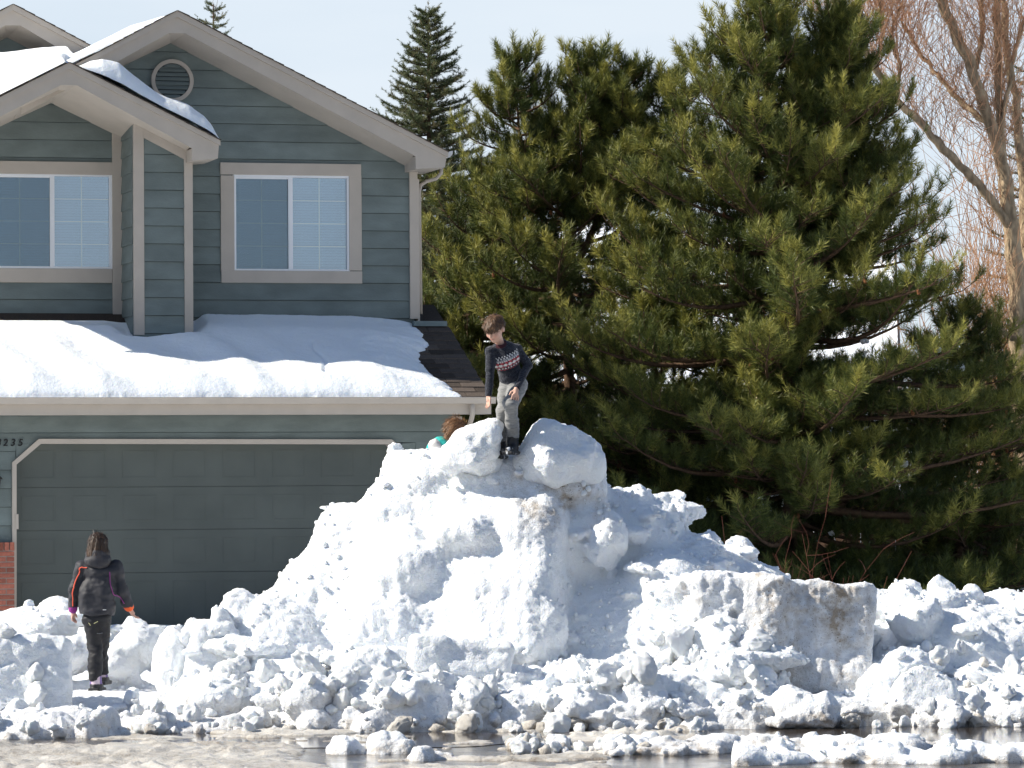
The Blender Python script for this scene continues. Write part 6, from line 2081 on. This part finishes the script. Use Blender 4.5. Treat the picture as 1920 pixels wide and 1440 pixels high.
# sweatpants
fd = Field(lo, hi, 0.0085)
fd.ell(J['pel'] + [0, 0, -0.005], (0.125, 0.105, 0.095), None, 0.03)
for s_ in 'RL':
    fd.cap(J['hip' + s_], J['kn' + s_], 0.094, 0.078, 0.025)
    fd.cap(J['kn' + s_], J['an' + s_], 0.076, 0.064, 0.025)
    fd.ell(J['an' + s_] + [0, 0, 0.02], (0.062, 0.060, 0.04), None, 0.015)
fd.band(lambda p: (0.020 * fbm(p * [7, 7, 16.0] + 4, 3)).astype(np.float32), 0.06)
def pants_col(V):
    n = fbm(V * [30, 30, 160.0], 2) * 0.35 + fbm(V * 7, 2) * 0.12
    return np.array([0.245, 0.245, 0.24])[None] * (1 + n)[:, None]
piece('sweatpants', fd, CLOTH, boy, boy0, pants_col)
for s_, dx in (('L', -0.3), ('R', -0.3)):
    a = J['an' + s_]
    fl_, fh_ = bounds([a, a + [0, 0, -0.22]], 0.2)
    fd = Field(fl_, fh_, 0.008)
    fd.cap(a + [0, 0, -0.01], a + [-0.005, 0, -0.13], 0.056, 0.058, 0.02)
    fd.ell(a + [-0.02, -0.05, -0.155], (0.055, 0.115, 0.045), rotm(R(-20)), 0.03)
    fd.box(a + [-0.02, -0.05, -0.190], (0.058, 0.125, 0.018), rotm(R(-20)), 0.01, 0.01)
    fd.band(lambda p: (0.006 * fbm(p * 25, 2)).astype(np.float32), 0.03)
    piece('boot', fd, RUB, boy, boy0, lambda V: np.where((fbm(V * 22, 2) > 0.45)[:, None] & (V[:, 2:3] < a[2] - 0.13), np.array([[0.55, 0.57, 0.6]]), np.array([[0.018, 0.018, 0.02]])))

# ---------------------------------------------------------------- the child walking away
D0 = 42.2
g0 = B(181, 1296); girl = empty('person', tuple(g0))
tag(girl, 'child seen from behind in black ski suit with orange piping, walking to the garage', 'person')
K = dict(pel=B(182, 1158), chest=B(187, 1085), neck=B(185, 1050), head=B(184, 1023, -0.01),
         shL=B(155, 1064), elL=B(139, 1106, 0.0), wrL=B(138, 1146, 0.04),
         shR=B(218, 1062), elR=B(228, 1106, 0.02), wrR=B(244, 1143, 0.10),
         hipL=B(173, 1165), knL=B(178, 1215, 0.03), anL=B(179, 1268, 0.0),
         hipR=B(192, 1165), knR=B(190, 1212, 0.16), anR=B(190, 1255, 0.28))
lo, hi = bounds(list(K.values()) + [B(184, 990), B(258, 1165, .2), B(181, 1300)], 0.15)
fd = Field(lo, hi, 0.0085)
fd.ell(K['chest'], (0.13, 0.085, 0.16), None, 0.03); fd.cap(K['chest'], K['pel'], 0.10, 0.10, 0.03)
fd.cap(K['neck'], K['head'], 0.045, 0.045, 0.02)
for s_ in 'RL':
    fd.cap(K['chest'] + [0, 0, 0.06], K['sh' + s_], 0.05, 0.042, 0.02)
    fd.cap(K['sh' + s_], K['el' + s_], 0.04, 0.033, 0.015); fd.cap(K['el' + s_], K['wr' + s_], 0.032, 0.022, 0.01)
    fd.cap(K['hip' + s_], K['kn' + s_], 0.07, 0.05, 0.02); fd.cap(K['kn' + s_], K['an' + s_], 0.046, 0.034, 0.015)
hand(fd, K['wrL'], (-0.10, 0.1, -1), (0.3, 0.9, 0), 0.8, 0.14)
hand(fd, K['wrR'], (0.50, 0.25, -0.85), (-0.2, 0.9, 0.2), 0.6, 0.15)
gL, gM = head(fd, K['head'], (0.10, 1, -0.10), (0, 0, 1), 1.05)
piece('body', fd, SKIN, girl, g0, lambda V: face_color(V, gL, gM, K['head'], 1.05, (0.62, 0.36, 0.27)))
fd = Field(K['head'] - [0.2, 0.2, 0.26], K['head'] + [0.2, 0.2, 0.18], 0.0075)
fd.ell(gL(0, -0.012, 0.03), 1.05 * np.array([0.094, 0.112, 0.098]), gM, 0.02)
fd.ell(gL(0, -0.045, -0.06), np.array([0.112, 0.075, 0.115]), gM, 0.04)
fd.box(gL(0, 0.12, -0.09), (0.07, 0.10, 0.12), gM, 0.02, 0, cut=True)
fd.band(lambda p: (0.012 * fbm(p * [60, 45, 8.0], 3)).astype(np.float32), 0.05)
def ghair(V):
    n = fbm(V * [70, 50, 9.0], 3); k = np.clip((K['head'][2] + 0.05 - V[:, 2]) / 0.2, 0, 1)[:, None]
    return (np.array([[0.028, 0.017, 0.012]]) * (1 - k) + k * np.array([[0.085, 0.048, 0.027]])) * (1 + 0.5 * n)[:, None]
hb = piece('hair', fd, HAIR, girl, g0, ghair)
hair_blades(hb, girl, g0, lambda p: np.tile(np.array([0.0, -0.1, -1.0]), (len(p), 1)), 1600, 0.05, 4, (0.060, 0.034, 0.020), 0.12)
fd = Field(lo, hi, 0.0085)
fd.ell(B(187, 1072), (0.185, 0.125, 0.085), None, 0.04)
fd.ell(B(186, 1098), (0.180, 0.130, 0.17), None, 0.05)
fd.box(B(181, 1128), (0.182, 0.135, 0.20), None, 0.11, 0.05)
fd.box(B(180, 1176), (0.4, 0.4, 0.125), rotm(0, 0, R(2)), 0.005, 0, cut=True)
for s_ in 'RL':
    fd.cap(K['chest'] + [0, 0, 0.06], K['sh' + s_], 0.08, 0.068, 0.03)
    fd.cap(K['sh' + s_], K['el' + s_], 0.067, 0.060, 0.02)
    fd.cap(K['el' + s_], K['wr' + s_] + (K['el' + s_] - K['wr' + s_]) * 0.10, 0.059, 0.046, 0.015)
fd.band(lambda p: (0.022 * fbm(p * [8, 8, 12.0] + 7, 3)).astype(np.float32), 0.06)
camv = CR.T
def pline(V, pts, r):
    best = np.full(len(V), 9.0)
    for a, b_ in zip(pts[:-1], pts[1:]):
        ba = b_ - a; k = np.clip(((V - a) @ ba) / (ba @ ba), 0, 1)
        best = np.minimum(best, np.linalg.norm(V - a - k[:, None] * ba, axis=1))
    return best < r
def jacket_col(V):
    C = np.tile(np.array([0.034, 0.034, 0.040]), (len(V), 1)) * (1 + 0.15 * fbm(V * 9, 3))[:, None]
    w = (K['wrL'] - V)
    C[np.linalg.norm(w * [1, 1, 1.3], axis=1) < 0.075] = [0.30, 0.04, 0.25]
    C[np.linalg.norm(K['wrR'] - V, axis=1) < 0.072] = [0.85, 0.13, 0.03]
    return C
jk = piece('jacket', fd, SHELL, girl, g0, jacket_col)
# piping: thin raised cords sewn on the sleeves
JV = np.empty(len(jk.data.vertices) * 3, np.float32); jk.data.vertices.foreach_get('co', JV); JV = JV.reshape(-1, 3) + g0
def on_back(tree, u, v):
    """nearest jacket point on the street side under photo point u, v"""
    p = P(u, v, D0); d = np.hypot(JV[:, 0] - p[0], JV[:, 2] - p[2]); k = d < 0.022
    if not k.any(): return p - [0, 0.1, 0]
    c = JV[k]; return c[c[:, 1].argmin()]
def piping(name, pts, r, col):
    path = []
    for (a, b_) in zip(pts[:-1], pts[1:]):
        for t in np.linspace(0, 1, 7)[:-1]:
            path.append(on_back(None, a[0] + (b_[0] - a[0]) * t, a[1] + (b_[1] - a[1]) * t) + [0, -0.003, 0])
    path = np.array(path)
    for _ in range(2): path[1:-1] = (path[:-2] + 2 * path[1:-1] + path[2:]) / 4
    V, F = tubes([(path - g0, np.full(len(path), r))], 6)
    link(name, np_mesh(name, V, F), mat(name + '_' + str(col), col, 0.5), jk)
piping('piping', [(163, 1061), (152, 1062), (146, 1068), (148, 1073)], 0.0055, (0.85, 0.13, 0.07))
piping('piping', [(148, 1073), (144, 1085), (138, 1102), (136, 1120), (135.5, 1140)], 0.0065, (0.85, 0.13, 0.07))
piping('piping', [(210, 1074), (211, 1088), (216, 1110), (224, 1125), (233, 1138)], 0.005, (0.28, 0.05, 0.22))
piping('chest_logo', [(194, 1142), (199, 1141.5), (205, 1142)], 0.0035, (0.7, 0.7, 0.72))
# hood
fd = Field(B(184, 1050) - 0.24, B(184, 1050) + 0.24, 0.0085)
fd.ell(B(183, 1052, -0.05), (0.135, 0.105, 0.085), None, 0.03)
fd.ell(B(184, 1036, -0.02), (0.118, 0.120, 0.060), None, 0.03)
fd.ell(B(184, 1022, 0.02), (0.098, 0.115, 0.075), None, 0.0, cut=True)
fd.band(lambda p: (0.022 * fbm(p * 10 + 3, 3)).astype(np.float32), 0.06)
piece('hood', fd, SHELL, girl, g0, flat_col((0.042, 0.041, 0.047)))
# ski trousers
fd = Field(lo, hi, 0.0085)
fd.ell(K['pel'] + [0, 0, -0.01], (0.150, 0.115, 0.10), None, 0.03)
for s_ in 'RL':
    fd.cap(K['hip' + s_], K['kn' + s_], 0.092, 0.074, 0.02); fd.cap(K['kn' + s_], K['an' + s_], 0.073, 0.070, 0.02)
fd.band(lambda p: (0.024 * fbm(p * [7, 7, 13.0] + 2, 3)).astype(np.float32), 0.06)
tr = piece('ski_trousers', fd, SHELL, girl, g0, flat_col((0.017, 0.017, 0.020), 0.2))
JV = np.empty(len(tr.data.vertices) * 3, np.float32); tr.data.vertices.foreach_get('co', JV); JV = JV.reshape(-1, 3) + g0
jk = tr
piping('pocket_zip', [(165.5, 1170), (171.5, 1177)], 0.0045, (0.62, 0.58, 0.30))
piping('pocket_zip', [(179, 1172), (189, 1167)], 0.0045, (0.62, 0.58, 0.30))
piping('reflective_strip', [(186, 1188.5), (199, 1188.5)], 0.0035, (0.16, 0.16, 0.17))
for s_ in 'LR':
    a = K['an' + s_]
    fl_, fh_ = bounds([a, a + [0, 0, -0.2]], 0.2)
    fd = Field(fl_, fh_, 0.0085)
    fd.cap(a + [0, 0, 0.02], a + [0.006, 0.01, -0.085], 0.062, 0.060, 0.02)
    fd.ell(a + [0.012, 0.05, -0.105], (0.058, 0.115, 0.048), rotm(R(-12)), 0.03)
    fd.box(a + [0.012, 0.045, -0.138], (0.060, 0.125, 0.020), rotm(R(-12)), 0.01, 0.01)
    def bc(V, a=a):
        C = np.tile(np.array([0.50, 0.40, 0.47]), (len(V), 1)) * (1 + 0.1 * fbm(V * 20, 2))[:, None]
        C[np.abs(V[:, 0] - a[0] - 0.004) > 0.044] = [0.16, 0.10, 0.30]
        C[V[:, 2] < a[2] - 0.080] = [0.018, 0.018, 0.02]
        return C
    piece('boot', fd, RUB, girl, g0, bc)

# ---------------------------------------------------------------- the child behind the boulder
D0 = 43.0
h0 = B(812, 960); kid = empty('person', tuple(h0))
tag(kid, 'child with light brown hair and turquoise vest, mostly hidden behind the left boulder', 'person')
Q = dict(pel=B(806, 900, 0.1), chest=B(822, 846), neck=B(840, 822), head=B(853, 808), shL=B(812, 834, -0.06), elL=B(824, 862, -0.16), wrL=B(848, 880, -0.2),
         shR=B(838, 838, 0.10), elR=B(858, 862, 0.12), wrR=B(876, 885, 0.1), hipL=B(800, 905, 0.06), knL=B(806, 945, -0.02), anL=B(800, 990, 0.12), hipR=B(812, 905, 0.16), knR=B(820, 948, 0.1), anR=B(815, 990, 0.22))
lo, hi = bounds(list(Q.values()), 0.16)
fd = Field(lo, hi, 0.010)
fd.cap(Q['chest'], Q['pel'], 0.10, 0.10, 0.03); fd.cap(Q['neck'], Q['head'], 0.045, 0.045, 0.02)
for s_ in 'RL':
    fd.cap(Q['chest'], Q['sh' + s_], 0.06, 0.045, 0.02); fd.cap(Q['sh' + s_], Q['el' + s_], 0.04, 0.033, 0.01); fd.cap(Q['el' + s_], Q['wr' + s_], 0.032, 0.022, 0.01)
    hand(fd, Q['wr' + s_], (0.8, -0.3, -0.5), (0, 0.2, 1), 0.4, 0.13)
    fd.cap(Q['hip' + s_], Q['kn' + s_], 0.068, 0.05, 0.02); fd.cap(Q['kn' + s_], Q['an' + s_], 0.046, 0.034, 0.01)
qL, qM = head(fd, Q['head'], (0.75, 0.25, -0.62), (0.55, 0, 0.8), 0.98)
piece('body', fd, SKIN, kid, h0, lambda V: face_color(V, qL, qM, Q['head'], 0.98, (0.66, 0.42, 0.33)))
fd = Field(Q['head'] - 0.24, Q['head'] + 0.24, 0.008)
fd.ell(qL(0, -0.015, 0.03), np.array([0.092, 0.108, 0.098]), qM, 0.02)
fd.ell(B(858, 798, -0.04), (0.055, 0.05, 0.035), None, 0.02); fd.ell(B(845, 812, -0.05), (0.035, 0.05, 0.06), rotm(0, 0, R(25)), 0.02)
fd.box(qL(0, 0.12, -0.07), (0.075, 0.10, 0.10), qM, 0.02, 0, cut=True)
fd.band(lambda p: (0.016 * fbm(p @ rotm(0, 0, R(-35)) * [14, 55, 55.0], 3)).astype(np.float32), 0.05)
hb = piece('hair', fd, HAIR, kid, h0, lambda V: np.array([0.22, 0.115, 0.055])[None] * (1 + 0.6 * fbm(V * [30, 60, 60.0], 3))[:, None])
hair_blades(hb, kid, h0, lambda p: np.tile(np.array([-0.7, -0.2, -0.6]), (len(p), 1)), 1800, 0.07, 5, (0.24, 0.125, 0.06), 0.5)
fd = Field(lo, hi, 0.010)
fd.cap(Q['chest'] + [0.02, 0, 0.03], Q['pel'], 0.125, 0.13, 0.03); fd.ell(Q['chest'], (0.13, 0.12, 0.12), None, 0.03)
fd.band(lambda p: (0.02 * fbm(p * 12, 3)).astype(np.float32), 0.06)
piece('vest', fd, CLOTH, kid, h0, flat_col((0.03, 0.48, 0.42)))
fd = Field(lo, hi, 0.010)
for s_ in 'RL':
    fd.cap(Q['sh' + s_] + [0.02, -0.03, -0.01], Q['el' + s_], 0.070, 0.062, 0.02); fd.cap(Q['el' + s_], Q['wr' + s_], 0.058, 0.045, 0.015)
fd.band(lambda p: (0.02 * fbm(p * 16, 3)).astype(np.float32), 0.06)
piece('sleeves', fd, CLOTH, kid, h0, flat_col((0.62, 0.60, 0.58)))
fd = Field(lo, hi, 0.011)
for s_ in 'RL':
    fd.cap(Q['hip' + s_], Q['kn' + s_], 0.085, 0.07, 0.02); fd.cap(Q['kn' + s_], Q['an' + s_], 0.068, 0.055, 0.02)
piece('trousers', fd, CLOTH, kid, h0, flat_col((0.05, 0.05, 0.07)))
